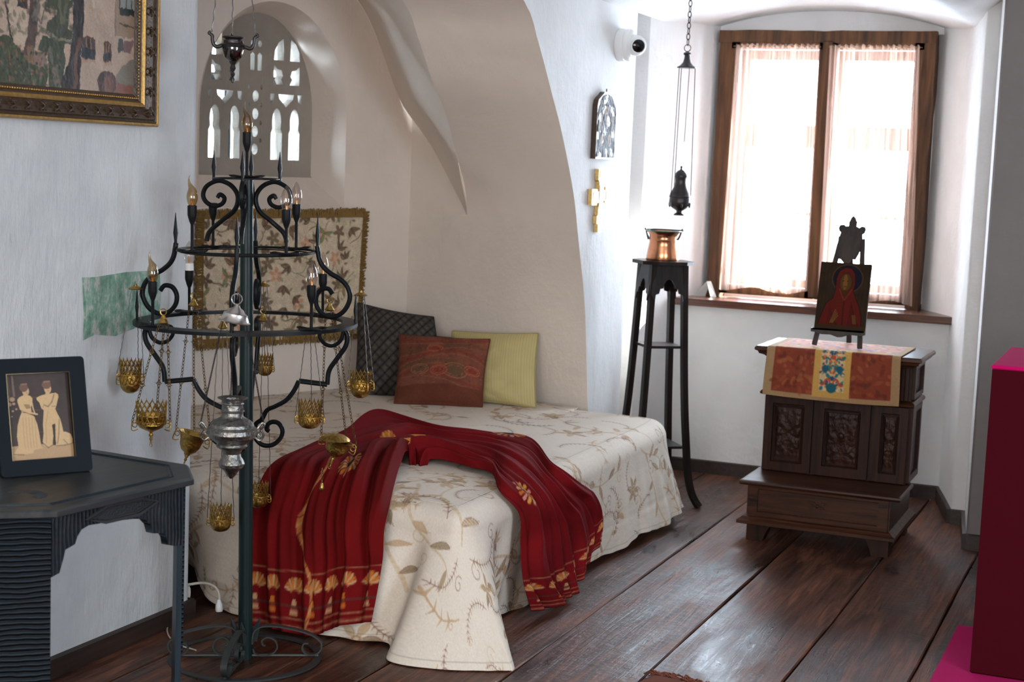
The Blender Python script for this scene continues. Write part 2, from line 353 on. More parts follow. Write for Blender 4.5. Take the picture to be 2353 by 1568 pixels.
class Canvas:
    "colour raster (sRGB); x to the right, y down, in unit coordinates of w x h"
    def __init__(s, w, h, res, bg):
        s.w, s.h, s.res = w, h, res; s.nx, s.ny = int(w*res)+1, int(h*res)+1
        s.a = np.ones((s.ny, s.nx, 3))*np.array(bg, float)
        s.X, s.Y = np.meshgrid(np.arange(s.nx)/res, np.arange(s.ny)/res)
    def _win(s, x0, x1, y0, y1):
        i0 = max(0, int(y0*s.res)); i1 = min(s.ny, int(y1*s.res)+2); j0 = max(0, int(x0*s.res)); j1 = min(s.nx, int(x1*s.res)+2)
        return (slice(i0, i1), slice(j0, j1)) if i1 > i0 and j1 > j0 else None
    def _put(s, w, m, c, al):
        m = np.clip(m, 0, 1)[..., None]*al; s.a[w] = s.a[w]*(1-m)+np.array(c)*m
    def ell(s, cx, cy, rx, ry, c, al=1., rot=0., soft=None):
        R = max(rx, ry); w = s._win(cx-R, cx+R, cy-R, cy+R)
        if not w: return
        x = s.X[w]-cx; y = s.Y[w]-cy; ca, sa = math.cos(rot), math.sin(rot); u = x*ca+y*sa; v = -x*sa+y*ca
        d = np.sqrt((u/rx)**2+(v/ry)**2); k = soft or 1.5/(s.res*min(rx, ry)); s._put(w, (1-d)/k+.5, c, al)
    def poly(s, P, c, al=1.):
        P = np.array(P, float); w = s._win(P[:, 0].min(), P[:, 0].max(), P[:, 1].min(), P[:, 1].max())
        if not w: return
        x, y = s.X[w], s.Y[w]; ins = np.zeros(x.shape, bool); n = len(P)
        for i in range(n):
            (x0, y0), (x1, y1) = P[i], P[(i+1) % n]
            if y0 == y1: continue
            ins ^= ((y0 > y) != (y1 > y)) & (x < (x1-x0)*(y-y0)/(y1-y0)+x0)
        s._put(w, ins.astype(float), c, al)
    def stroke(s, P, wd, c, al=1.):
        P = np.array(P, float); ws = wd if hasattr(wd, '__len__') else [wd]*len(P)
        for i in range(len(P)-1):
            (x0, y0), (x1, y1) = P[i], P[i+1]; r = max(ws[i], ws[i+1])/2+1/s.res
            w = s._win(min(x0, x1)-r, max(x0, x1)+r, min(y0, y1)-r, max(y0, y1)+r)
            if not w: continue
            x = s.X[w]; y = s.Y[w]; L = (x1-x0)**2+(y1-y0)**2+1e-12; t = np.clip(((x-x0)*(x1-x0)+(y-y0)*(y1-y0))/L, 0, 1)
            d = np.hypot(x-x0-t*(x1-x0), y-y0-t*(y1-y0)); ww = (ws[i]+(ws[i+1]-ws[i])*t)/2
            s._put(w, (ww-d)*s.res+.5, c, al)
    def noise(s, amt, sc, seed=0, oct=4): s.a = s.a*(1+amt*fbm(s.X, s.Y, seed, sc, oct)[..., None])
    def grain(s, amt): s.a = s.a*(1+amt*rng.normal(size=(s.ny, s.nx, 1)))
    def sample(s, U, V):
        j = np.clip((U*s.res), 0, s.nx-1.001); i = np.clip((V*s.res), 0, s.ny-1.001); j0 = j.astype(int); i0 = i.astype(int); fj = (j-j0)[..., None]; fi = (i-i0)[..., None]
        a = s.a; return (a[i0, j0]*(1-fj)+a[i0, np.minimum(j0+1, s.nx-1)]*fj)*(1-fi)+(a[np.minimum(i0+1, s.ny-1), j0]*(1-fj)+a[np.minimum(i0+1, s.ny-1), np.minimum(j0+1, s.nx-1)]*fj)*fi
# ================================================================== SETTING
# floor boards running away from the camera, each a board of its own
fl = thing('floor', None, None); del_keys = None
fl['kind'] = 'structure'
edges = [-4.6, -4.24, -3.87, -3.49, -3.13, -2.76, -2.39, -2.13, -1.762, -1.386, -.99, -.642, -.27, .10, .47, .85, 1.22, 1.60, 2.0]
for k in range(len(edges)-1):
    x0, x1 = edges[k]+.003, edges[k+1]-.003; b = B(); ys = np.linspace(-1.6, 8.2, 50); r = np.random.default_rng(k)
    w0 = .0022*np.sin(ys*3+k)+r.normal(0, .0008, 50); w1 = .0022*np.sin(ys*2.6+k*2)+r.normal(0, .0008, 50); cup = .0015*r.normal(size=50)
    v = []; f = []
    for i, y in enumerate(ys):
        v += [(x0+w0[i], y, -.03), (x0+w0[i], y, -.004), (x0+.004+w0[i], y, 0), ((x0+x1)/2, y, .0), (x1-.004+w1[i], y, 0), (x1+w1[i], y, -.004), (x1+w1[i], y, -.03)]
    for i in range(49):
        for j in range(6): f.append((i*7+j, i*7+j+1, i*7+j+8, i*7+j+7))
    b.add(v, f); b.build('floor_plank', M['floor'], fl)
struct('subfloor', B().box((-5, -1.7, -.08), (2.2, 8.4, -.032)), M['base'])

def pathwall(pts, z0, z1, n=1):
    b = B(); v = []; f = []
    for x, y in pts: v += [(x, y, z0), (x, y, z1)]
    for i in range(len(pts)-1): f.append((2*i, 2*i+2, 2*i+3, 2*i+1))
    return b.add(v, f)
# left wall (carries the painting), turned at its end into the alcove
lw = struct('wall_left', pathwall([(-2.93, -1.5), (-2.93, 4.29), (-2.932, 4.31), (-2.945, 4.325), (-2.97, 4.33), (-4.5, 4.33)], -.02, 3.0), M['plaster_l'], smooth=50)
fp = B(); P0 = [(3.74, 1.172), (3.80, 1.170), (3.95, 1.178), (4.12, 1.176), (4.13, 1.1), (4.12, 1.0), (4.0, 1.002), (3.9, .985), (3.8, .998), (3.745, .985), (3.75, 1.06)]
fp.prism(P0, -2.9285, -2.94, lambda u, v, d: (d, u, v)); fp.build('fresco_patch', M['fresco'], lw)
struct('wall_rear', pathwall([(-2.93, -1.5), (2.0, -1.5)], -.02, 3.0), M['plaster'])
struct('wall_right', pathwall([(1.8, -1.5), (1.8, 6.8)], -.02, 3.0), M['plaster'])
# front-facing wall and jamb to the right of the window bay
struct('wall_bay_right', pathwall([(-1.14, 8.12), (-1.0, 7.88), (-.95, 7.79), (-.89, 7.55), (-.83, 7.30), (-.822, 7.285), (-.81, 7.28), (-.765, 7.28), (-.705, 6.82)], -.02, 2.75), M['plaster'], smooth=40)
struct('wall_front_right', pathwall([(-.705, 6.82), (-.695, 6.802), (-.68, 6.80), (1.8, 6.8)], -.02, 3.0), M['plaster_shade'], smooth=50)
# pier between alcove arch and window bay
struct('wall_bay_left', pathwall([(-2.42, 7.18), (-2.425, 7.22), (-2.44, 7.25), (-2.47, 7.27), (-2.6, 7.28), (-2.62, 7.53), (-2.46, 7.53), (-2.455, 7.54), (-2.40, 7.67), (-2.346, 7.8), (-2.235, 8.12)], -.02, 2.75), M['plaster'], smooth=50)
# window wall below the sill and above the frame
struct('wall_window', pathwall([(-2.60, 7.8), (-.80, 7.8)], -.02, .885), M['plaster'])
bb = B(); bb.prism([(8.075, 2.275), (8.4, 2.275), (8.6, 2.42), (8.6, 2.8), (8.075, 2.8)], -2.5, -.7, lambda u, v, d: (d, u, v))
bb.box((-2.7, 8.12, .6), (-2.20, 8.6, 2.8)).prism([(-1.17, 8.12), (-1.17, 8.38), (-.80, 8.6), (-.5, 8.6), (-.5, 8.12)], .6, 2.8, lambda u, v, d: (u, v, d)).box((-2.5, 8.12, .4), (-.6, 8.6, .93))
struct('wall_window_upper', bb, M['plaster'])
# ---- alcove: barrel vault, lunette wedge, left wall with the stone window
PZ = np.array([-.02, .3, .485, .732, .955, 1.214, 1.434, 1.678, 1.853, 2.054, 2.196, 2.45, 2.6, 2.7]); PY = np.array([6.80, 6.79, 6.746, 6.696, 6.644, 6.538, 6.444, 6.282, 6.135, 5.957, 5.79, 5.15, 4.75, 4.3])
_pp = np.array(catmull(list(zip(PZ, PY)), 8))
def prof(z): return np.interp(z, _pp[:, 0], _pp[:, 1])
ZT = 1.33
def wX(X): return np.clip((X+3.42)/1.0, 0, 1)
def smst(t): t = np.clip(t, 0, 1); return t*t*(3-2*t)
def barrel(X, z):
    w = wX(X); w = w+(1-w)*smst((z-ZT)/.6); return 6.85-w*(6.85-prof(z))
def backw(X, z): return 6.85-wX(X)*(6.85-prof(np.minimum(z, ZT)))
G = np.array([(-3.055, 6.725, 1.304), (-3.039, 6.565, 1.562), (-2.988, 6.35, 1.717), (-2.962, 6.175, 1.838), (-2.956, 5.965, 2.046), (-2.953, 5.79, 2.198), (-2.95, 5.2, 2.43), (-2.95, 4.75, 2.6), (-2.95, 4.33, 2.7)])
G = np.array(catmull(G, 6)); GZ = G[:, 2]
S_ = np.array([(-3.055, 6.725, 1.304), (-3.224, 6.78, 1.539), (-3.35, 6.825, 1.683), (-3.451, 6.768, 1.841), (-3.5, 6.636, 2.092), (-3.55, 6.503, 2.279), (-3.66, 6.2, 2.5), (-3.8, 5.8, 2.62), (-4.0, 5.3, 2.7)])
S_ = np.array(catmull(S_, 6))
def gx(z): return np.interp(z, GZ, G[:, 0])
zz = np.concatenate([np.linspace(-.02, 1.304, 24), np.linspace(1.33, 2.7, 36)]); rows = []
for z in zz:
    x0 = -3.42 if z <= 1.304 else gx(z); xs = np.linspace(x0, -2.42, 30); rows.append(np.stack([xs, barrel(xs, z) if z > 1.304 else backw(xs, z), np.full(30, z)], -1))
lo = grid_obj('wall_alcove_back', np.array(rows[:24]), M['plaster_bounce']); lo['kind'] = 'structure'
# vault (front edge follows the arch)
vt = grid_obj('ceiling_alcove_vault', np.array([rows[23]]+rows[24:])[:, :, :], M['plaster_bounce']); vt['kind'] = 'structure'
v0 = vt.data.vertices
for j, x in enumerate(np.linspace(-3.055, -2.42, 30)): v0[j].co = (x, backw(x, 1.304), 1.304)
xs = np.linspace(-3.42, -2.9, 16); z2 = np.linspace(1.304, 2.9, 20)
o = grid_obj('wall_alcove_back_upper', np.array([np.stack([xs, backw(xs, z), np.full(16, z)], -1) for z in z2]), M['plaster_bounce']); o['kind'] = 'structure'
t = np.linspace(0, 1, 8)[None, :, None]
o = grid_obj('ceiling_alcove_lunette', G[:, None, :]*(1-t)+S_[:, None, :]*t, M['plaster_bounce']); o['kind'] = 'structure'
# arch spandrel wall between alcove and room (plane x=-2.42), holds icon, cross and camera
zs = np.concatenate([zz[:24], zz[24:], [3.0]]); Pw = []
for z in zs:
    y0 = prof(min(z, 2.7)) if z < 2.71 else 4.3; ys = np.linspace(y0, 7.18, 10); Pw.append(np.stack([np.full(10, -2.42), ys, np.full(10, z)], -1))
o = grid_obj('wall_arch', np.array(Pw), M['plaster']); o['kind'] = 'structure'
# alcove left wall in its own plane: s along the wall, z up, d into the wall
W0 = np.array([-3.42, 6.85]); WT = np.array([.352, .936]); WN = np.array([.936, -.352])
def W1(s, z, d=0.): return (W0[0]+WT[0]*s-WN[0]*d, W0[1]+WT[1]*s-WN[1]*d, z)
def archloop(sc, hw, z0, zs_, zt, n=28, p=1.):
    L = [(sc+hw, z0)]+[(sc+hw, z0+(zs_-z0)*k/6) for k in range(1, 6)]
    for k in range(n+1):
        a = PI*k/n; L.append((sc+hw*math.cos(a), zs_+(zt-zs_)*math.sin(a)**p))
    L += [(sc-hw, z0+(zs_-z0)*(6-k)/6) for k in range(1, 6)]+[(sc-hw, z0)]; return L
OP = archloop(-.83, .415, 1.315, 1.72, 2.225); PN = archloop(-.775, .318, 1.455, 1.74, 2.19)
struct('wall_alcove_left', flat2d([[(.02, -.02), (.02, 3.0), (-2.85, 3.0), (-2.85, -.02)], OP[::-1]], 0, lambda u, v, d: W1(u, v)), M['plaster_bounce'])
rv = B(); k = len(OP); NS = 8; vv = []; ff = []
for j in range(NS+1):
    q = j/NS; dd = .20*q; e = 1-(1-q)**1.6 if False else q
    for a, b_ in zip(OP, PN): vv.append(W1(a[0]*(1-e)+b_[0]*e, a[1]*(1-e)+b_[1]*e, dd))
for j in range(NS):
    for i in range(k): ff.append((j*k+i, j*k+(i+1) % k, (j+1)*k+(i+1) % k, (j+1)*k+i))
rv.add(vv, ff)
orv = B(); vv = []; ff = []
for q in (.245, .85):
    for a in archloop(-.775, .34, 1.43, 1.74, 2.215): vv.append(W1(a[0], a[1], q))
for i in range(k): ff.append((i, (i+1) % k, k+(i+1) % k, k+i))
orv.add(vv, ff); struct('wall_alcove_shade_tunnel', orv, M['stone'], smooth=50)  # outer tunnel added to cut the daylight through the tracery
struct('wall_alcove_reveal', rv, M['plaster_bounce'], smooth=50)
# carved stone tracery
win2 = thing('window_2', None, None, W1(-.775, 1.45, .2), world=True); win2['kind'] = 'structure'
def lancet(cx, z0, w, h): # bottle-shaped light
    a = w/2; L = [(cx-a, z0), (cx+a, z0), (cx+a, z0+h*.52), (cx+a*.72, z0+h*.60), (cx+a*.80, z0+h*.74)]
    L += [(cx+a*.8*math.cos(math.radians(t_)), z0+h*.74+h*.26*math.sin(math.radians(t_))) for t_ in range(15, 180, 15)]
    return L+[(cx-a*.80, z0+h*.74), (cx-a*.72, z0+h*.60), (cx-a, z0+h*.52)]
holes = []
for c in (-1.012, -.905, -.665, -.562): holes.append(lancet(c, 1.53, .064, .235))
for c in (-.958, -.613):   # heart-shaped light above each pair
    holes.append([(c-.045, 1.832), (c+.045, 1.832), (c+.04, 1.81), (c+.012, 1.785), (c, 1.772), (c-.012, 1.785), (c-.04, 1.81)])
    for sg in (-1, 1):
        holes.append([(c+sg*.092, 1.832), (c+sg*.067, 1.832), (c+sg*.072, 1.80), (c+sg*.090, 1.79)][::sg])
    for sg in (-1, 1):     # four-part flower light
        A_ = [(c+sg*.018, 1.985), (c+sg*.075, 1.985), (c+sg*.070, 2.03), (c+sg*.05, 2.065), (c+sg*.022, 2.085)]
        B_ = [(c+sg*.018, 1.875), (c+sg*.075, 1.875), (c+sg*.075, 1.965), (c+sg*.055, 1.945), (c+sg*.03, 1.94), (c+sg*.022, 1.915), (c+sg*.032, 1.90)]
        holes += [A_[::sg], B_[::sg]]
for z in (1.575, 1.655, 1.735, 1.815): holes.append([(-.79+.019*math.cos(a)*(.8 if math.cos(a) < 0 else 1), z+.026*math.sin(a)) for a in np.linspace(0, 2*PI, 12, False)])
for z in (1.615, 1.695, 1.775, 1.855):
    for c in (-.825, -.757): holes.append([(c+.007*math.cos(a), z+.011*math.sin(a)) for a in np.linspace(0, 2*PI, 8, False)])
for c in (-.81, -.77):
    holes.append([(c-.011, 1.93), (c+.011, 1.93), (c+.012, 2.0), (c, 2.012), (c-.012, 2.0)])
    holes.append([(c+.011*math.cos(a), 2.05+.016*math.sin(a)) for a in np.linspace(0, 2*PI, 8, False)])
PNo = archloop(-.775, .33, 1.44, 1.74, 2.205)
flat2d([PNo]+holes, .05, lambda u, v, d: W1(u, v, .225+d)).build('stone_tracery', M['stone'], win2)
sl = B(); sl.prism([(-1.1, .195), (-.455, .195), (-.455, .23), (-1.1, .23)], 1.435, 1.458, lambda u, v, d: W1(u, d, v)); sl.build('stone_ledge', M['stone'], win2)
gb = B()
for s_ in (-1.14, -.78, -.42): gb.prism([(s_-.02, .42), (s_+.02, .42), (s_+.02, .46), (s_-.02, .46)], 1.3, 2.4, lambda u, v, d: W1(u, d, v))
for z in (1.88,): gb.prism([(-1.3, .42), (-.2, .42), (-.2, .46), (-1.3, .46)], z, z+.04, lambda u, v, d: W1(u, d, v))
gb.build('outer_glazing_bar', plain('dark_outer_bar', (.02, .035, .05), .5), win2)
flat2d([[(-1.4, 1.3), (-.2, 1.3), (-.2, 2.4), (-1.4, 2.4)]], .004, lambda u, v, d: W1(u, v, .44+d)).build('glass_pane', M['pane'], win2)
ho = thing('neighbouring_house', 'pale rendered house wall seen through the right-hand lights of the stone window', 'house', W1(-.6, -1, 2.6), world=True)
B().prism([(-2.55, 1.9), (.6, 1.9), (1.5, 3.2), (-2.55, 3.2)], -1, 3.2, lambda u, v, d: W1(u+1.55, d, v)).build('wall', plain('house_render', (.42, .45, .48), .8), ho)
B().prism([(-2.1, 1.8), (2.9, 1.8), (2.9, 3.3), (-2.1, 3.3)], 3.2, 3.35, lambda u, v, d: W1(u+1.0, d, v)).build('eaves', plain('eaves_wood', (.06, .05, .045), .7), ho)

# ---- main ceiling: low vault over the window bay, higher over the room
X, Y = np.meshgrid(np.linspace(-2.42, 1.9, 70), np.linspace(4.2, 8.2, 60), indexing='ij')
zb = np.where(X < -.93, 2.275+.155*np.clip(1-np.abs((X+1.69)/.77)**2.2, 0, 1), 2.275+.30*smst((X+.93)/.5))
Z = zb+(2.98-zb)*smst((6.75-Y)/1.7)
Z = Z-.04*smst((Y-7.6)/.5)*(X < -.93)
o = grid_obj('ceiling_bay', np.stack([X, Y, Z], -1), M['plaster']); o['kind'] = 'structure'
struct('ceiling', B().box((-5, -1.7, 2.98), (2.2, 8.4, 3.1)), M['plaster'])
# ---- baseboards
def skirting(name, pts, h=.062, th=.018):
    b = B()
    for i in range(len(pts)-1):
        a = Vector((*pts[i], 0)); c = Vector((*pts[i+1], 0)); d = (c-a).normalized(); n = Vector((d.y, -d.x, 0))
        L = [a, c, c+n*th, a+n*th]
        b.add([(*p.xy, 0) for p in L]+[(*p.xy, h-.004 if k > 1 else h) for k, p in enumerate(L)], [(3, 2, 1, 0), (4, 5, 6, 7), (0, 1, 5, 4), (1, 2, 6, 5), (2, 3, 7, 6), (3, 0, 4, 7)])
    return struct(name, b, M['base'])
skirting('baseboard_left', [(-2.93, -1.5), (-2.93, 4.33), (-4.4, 4.33)])
skirting('baseboard_window', [(-2.35, 7.8), (-.95, 7.8), (-.826, 7.28), (-.765, 7.28), (-.70, 6.8), (1.8, 6.8)], .068)
# wooden shims poking up over the skirting joints
# ---- window_1: sill, outer frame, casements, second window
w1 = thing('window_1', None, None, (-1.69, 8.1, .9), world=True); w1['kind'] = 'structure'
sb = B(); sb.prism([(-2.365, 7.755), (-.935, 7.745), (-.94, 7.80), (-1.14, 8.14), (-2.24, 8.14), (-2.346, 7.8)], .868, .905, lambda u, v, d: (u, v, d)); sb.build('sill', M['sill_wood'], w1)
fx0, fx1, fz0, fz1 = -2.237, -1.142, .905, 2.287
def wob(b, amt=.004, seed=1):
    r = np.random.default_rng(seed); b.v = [tuple(np.array(p)+r.normal(0, amt, 3)*np.array([1, .3, 1])) for p in b.v]; return b
def beam(p, q, w, h, n=10, up=(0, 1, 0), amt=.0025, seed=0):
    b = B(); p = np.array(p, float); q = np.array(q, float)
    b.tube([tuple(p+(q-p)*i/n) for i in range(n+1)], 1., 4, flat=up); c = [p+(q-p)*i/n for i in range(n+1)]
    vs = []
    r = np.random.default_rng(seed)
    for i in range(n+1):
        for j in range(4):
            d = np.array(b.v[i*4+j])-c[i]; u = np.array(up, float); s_ = np.cross((q-p)/np.linalg.norm(q-p), u)
            vs.append(tuple(c[i]+u*np.sign(d@u)*h/2+s_*np.sign(d@s_)*w/2+r.normal(0, amt, 3)))
    b.v = vs; return b
yf = 8.07
beam((fx0+.034, yf, fz0), (fx0+.034, yf, fz1), .068, .11, seed=1).build('frame_post', M['win_wood'], w1, 30)
beam((fx1-.030, yf, fz0), (fx1-.030, yf, fz1), .060, .11, seed=2).build('frame_post', M['win_wood'], w1, 30)
beam((fx0, yf, fz1-.030), (fx1, yf, fz1-.030), .060, .12, 14, seed=3).build('frame_head', M['win_wood'], w1, 30)
def casement(x0, x1, name):
    c = []; y = 8.035; z0, z1 = .925, 2.240
    b = B()
    for (xa, xb, za, zb_) in ((x0, x0+.045, z0, z1), (x1-.045, x1, z0, z1), (x0, x1, z1-.05, z1), (x0, x1, z0, z0+.05)):
        b.box((xa, y-.02, za), (xb, y+.02, zb_), .004)
    return b.build(name, M['win_wood'], w1)
cl = casement(-2.172, -1.672, 'casement'); cr = casement(-1.668, -1.196, 'casement')
B().box((-1.694, 7.995, .93), (-1.648, 8.02, 2.235), .006).build('meeting_post', M['win_wood'], w1)
hb = B()
for z in (1.92, 1.62, 1.28, 1.05):
    hb.box((-1.684, 7.985, z-.02), (-1.66, 7.997, z+.02), .002)
hb.build('iron_latch', M['iron'], cl)
B().lathe([(.0, 0), (.012, .002), (.015, .012), (.010, .022), (0, .026)], 14, (-1.702, 7.995, 1.925), (0, -1, 0)).build('white_knob', tagm := M['white_pl'], cl, 40)
for z in (2.03, 1.70, 1.32):
    h_ = B(); h_.tube([(-1.196, 8.0, z-.09), (-1.190, 7.99, z-.05), (-1.198, 7.99, z), (-1.188, 7.99, z+.05), (-1.197, 8.0, z+.09)], [.004, .008, .010, .008, .004], 6)
    h_.box((-1.214, 7.994, z-.014), (-1.165, 8.006, z+.014)); h_.build('iron_hinge', M['iron'], cr)
    h2 = B(); h2.tube([(-2.172, 8.0, z-.09), (-2.178, 7.99, z-.05), (-2.170, 7.99, z), (-2.178, 7.99, z+.05), (-2.172, 8.0, z+.09)], [.004, .008, .010, .008, .004], 6); h2.build('iron_hinge', M['iron'], cl)
# outer window with transom
ob_ = B(); yo = 8.36
for a in ((-2.205, -2.15), (-1.70, -1.64), (-1.22, -1.165)): ob_.box((a[0], yo-.03, .93), (a[1], yo+.03, 2.275))
for a in ((.93, 1.0), (1.70, 1.82), (2.16, 2.275)): ob_.box((-2.2, yo-.031, a[0]), (-1.17, yo+.031, a[1]))
for a in ((1.34, 1.36),): ob_.box((-2.2, yo-.01, a[0]), (-1.17, yo+.01, a[1]))
ob_.build('outer_window_frame', M['win_wood'], w1)
for (xa, xb) in ((-2.15, -1.70), (-1.64, -1.22)):
    for (za, zb_) in ((1.0, 1.70), (1.82, 2.16)): B().box((xa, yo-.002, za), (xb, yo+.002, zb_)).build('pane', M['pane'], w1)
# curtains: sheer gathered panels on thin rods
def curtain(x0, x1, xb0, xb1, zb_, seed, label, zt=2.214):
    cu = thing('sheer_curtain', label, 'curtain', ((x0+x1)/2, 7.99, zb_), world=True, group=None)
    nu, nv = 160, 70; U, V = np.meshgrid(np.linspace(0, 1, nu), np.linspace(0, 1, nv), indexing='ij')
    Xc = (x0+(x1-x0)*U)*(1-V)+(xb0+(xb1-xb0)*U)*V
    ph = U*2*PI; r = np.random.default_rng(seed)
    fold = (.010*(1-V)**1.5+.006)*np.sin(ph*15+1.5*np.sin(ph*2+seed))+.012*V*np.sin(ph*4+seed+V*2)
    Z = zt+(zb_-zt)*V+.004*np.sin(ph*15+seed)*(V < .02)-.012*V*np.sin(ph*1.5+seed)
    grid_obj('cloth', np.stack([Xc, 7.985+fold, Z], -1), M['sheer'], cu)
    B().tube([(x0-.01, 7.99, zt-.01), (x1+.01, 7.99, zt-.01)], .003, 6).build('rod', M['brass_dark'], cu)
    return cu
curtain(-2.145, -1.712, -2.165, -1.70, .955, 1, 'sheer pinkish curtain on the left window casement')
curtain(-1.655, -1.212, -1.64, -1.165, .935, 4, 'sheer pinkish curtain on the right window casement, behind the icon easel')
# ================================================================== BED
bed = thing('bed', 'low wide bed in the vaulted alcove, hidden under the embroidered cream spread', 'bed', (-2.75, 5.6, 0), world=True)
B().box((-3.35, 4.62, .16), (-2.05, 6.66, .26), .01).build('bed_frame', M['black_wood'], bed)
for x, y in ((-3.3, 4.68), (-2.12, 4.68), (-3.3, 6.6), (-2.12, 6.6)): B().box((x-.03, y-.03, 0), (x+.03, y+.03, .17), .004).build('leg', M['black_wood'], bed)
B().box((-3.38, 4.52, .26), (-2.05, 6.68, .435), .04).build('mattress', M['mattress'], bed)

# spread: one cloth, laid over the top and hanging over foot and side with a flared corner
TOPZ = .455
Tp = [(-3.80, 4.62), (-3.45, 4.52), (-3.10, 4.47), (-2.80, 4.455), (-2.50, 4.45), (-2.28, 4.45), (-2.16, 4.445), (-2.08, 4.435), (-2.02, 4.43), (-1.985, 4.455), (-1.965, 4.52), (-1.965, 4.66), (-1.965, 4.90), (-1.965, 5.2), (-1.965, 5.6), (-1.965, 6.0), (-1.965, 6.35), (-1.985, 6.58), (-2.06, 6.655), (-2.18, 6.675), (-2.43, 6.685)]
Hp = [(-3.85, 4.72, .06), (-3.45, 4.74, .10), (-3.15, 4.62, .10), (-2.93, 4.46, .012), (-2.60, 4.37, .008), (-2.34, 4.345, .01), (-2.21, 4.37, .01), (-2.13, 4.23, .004), (-1.96, 4.235, .004), (-1.80, 4.31, .004), (-1.765, 4.36, .006), (-1.93, 4.60, .01), (-2.02, 4.84, .01), (-1.985, 5.15, .012), (-1.965, 5.6, .03), (-1.93, 6.0, .04), (-1.895, 6.38, .05), (-1.90, 6.60, .055), (-1.97, 6.69, .06), (-2.12, 6.70, .06), (-2.40, 6.70, .06)]
NP = 26
T_ = np.array(catmull([(*p, 0) for p in Tp], NP)); H_ = np.array(catmull(Hp, NP))
ns = len(T_); nt_ = 90
s_i = np.linspace(0, len(Tp)-1, ns)
# outward direction of the sheet in the unfolded cloth
tan = np.gradient(T_[:, :2], axis=0); tan /= np.linalg.norm(tan, axis=1)[:, None]; out = np.stack([tan[:, 1], -tan[:, 0]], 1)
d_h = H_[:, :2]-T_[:, :2]; kk = np.clip(np.linalg.norm(d_h, axis=1)/.2, 0, 1)[:, None]
arcl = np.concatenate([[0], np.cumsum(np.linalg.norm(np.diff(T_[:, :2], axis=0), axis=1))])
harc = np.concatenate([[0], np.cumsum(np.linalg.norm(np.diff(H_[:, :2], axis=0), axis=1))])
RAD = .075; V = np.linspace(0, 1, nt_)
P = np.zeros((ns, nt_, 3)); UV = np.zeros((ns, nt_, 2))
nr = 14
for j in range(nt_):
    if j <= nr:
        a = j/nr*PI/2; base = T_[:, :2]-out*RAD*(1-math.sin(a)); z = TOPZ-RAD*(1-math.cos(a)); P[:, j, :2] = base; P[:, j, 2] = z; dist = np.full(ns, -RAD+a*RAD); UV[:, j] = T_[:, :2]+out*dist[:, None]
    else:
        g = (j-nr)/(nt_-1-nr); z0 = TOPZ-RAD; gg = g**1.15
        P[:, j, :2] = T_[:, :2]+d_h*gg; P[:, j, 2] = z0+(H_[:, 2]-z0)*g
        L = np.hypot(np.linalg.norm(d_h, axis=1), z0); UV[:, j] = T_[:, :2]+out*((.043+L*g)[:, None])
# hanging folds
side = smst((s_i-10.6)/1.6); foot = 1-smst((s_i-5.0)/1.0)
f1 = np.sin(arcl*52+1.5*np.sin(arcl*9))*.5+np.sin(arcl*31+2*np.sin(arcl*5))*.6
fh = smst((s_i-14.5)/2.5)
amp = side*(.006+.010*fh)+foot*.007
pw = np.clip((V-.16)/.84, 0, 1)
P[:, :, :2] += (out*(amp*f1)[:, None])[:, None, :]*(pw[None, :, None]**1.1)
P[:, -1, 2] += 0; P[:, :, 2] += (.010*np.sin(harc*14)*side)[:, None]*pw[None, :]**3
# soft hollow left of the flared corner, crease lines in it
cr_ = np.exp(-((s_i-6.15)/.55)**2); P[:, :, 1] += (cr_[:, None]*.035*np.sin(pw*PI)[None, :])
cr2 = np.exp(-((s_i-11.2)/.35)**2); P[:, :, 0] -= (cr2[:, None]*.03*np.sin(pw*PI)[None, :])
P[:, :, :2] += .004*np.stack([fbm(UV[:, :, 0], P[:, :, 2], 3, 22), fbm(UV[:, :, 1], P[:, :, 2], 4, 22)], -1)*pw[None, :, None]
# embroidered pattern, laid out flat on the cloth
cx0, cx1, cy0, cy1 = -3.95, -1.30, 3.75, 7.2
cv = Canvas(cx1-cx0, cy1-cy0, 420, (.845, .80, .745)); cv.noise(.018, 8, 2)
TN, TN2, BR, BK, GR = (.70, .565, .42), (.74, .64, .50), (.47, .32, .25), (.27, .22, .20), (.52, .46, .33)
r_ = np.random.default_rng(11)
def sprig(cv, x, y, a, s, c, r):
    n = 14; pts = []; px, py = x, y
    for i in range(n): pts.append((px, py)); a += r.uniform(.05, .28)*s_gn[0]; px += math.cos(a)*.020*s; py += math.sin(a)*.020*s
    cv.stroke(pts, .006*s if c is TN else .0028, c, .9)
    for i in range(1, n-1):
        q = a; dx, dy = pts[i+1][0]-pts[i][0], pts[i+1][1]-pts[i][1]; L = math.hypot(dx, dy)+1e-6; dx /= L; dy /= L
        if c is not TN or i % 3 == 0:
            for sg in (-1, 1):
                ln = (.016 if c is not TN else .03)*s
                e = (pts[i][0]+(dx*.6-dy*sg)*ln, pts[i][1]+(dy*.6+dx*sg)*ln); cv.stroke([pts[i], e], [.0045*s if c is not TN else .012*s, .001], c, .85)
s_gn = [1]
def leaf(cv, x, y, a, L, w, c, c2):
    n = 10; P_ = []
    for i in range(n+1): t_ = i/n; P_.append((t_*L, math.sin(t_*PI)**.8*w*(1-.3*t_)))
    P_ += [(p[0], -p[1]*.7) for p in P_[::-1]]; ca, sa = math.cos(a), math.sin(a)
    Q = [(x+p[0]*ca-p[1]*sa, y+p[0]*sa+p[1]*ca+.25*w*math.sin(p[0]/L*3)) for p in P_]; cv.poly(Q, c, .8); cv.stroke(Q+[Q[0]], .003, c2, .8)
    for k in range(1, 6): q = k/6*L; cv.stroke([(x+q*ca, y+q*sa), (x+(q+.02)*ca-w*.6*sa, y+(q+.02)*sa+w*.6*ca)], .002, c2, .8)
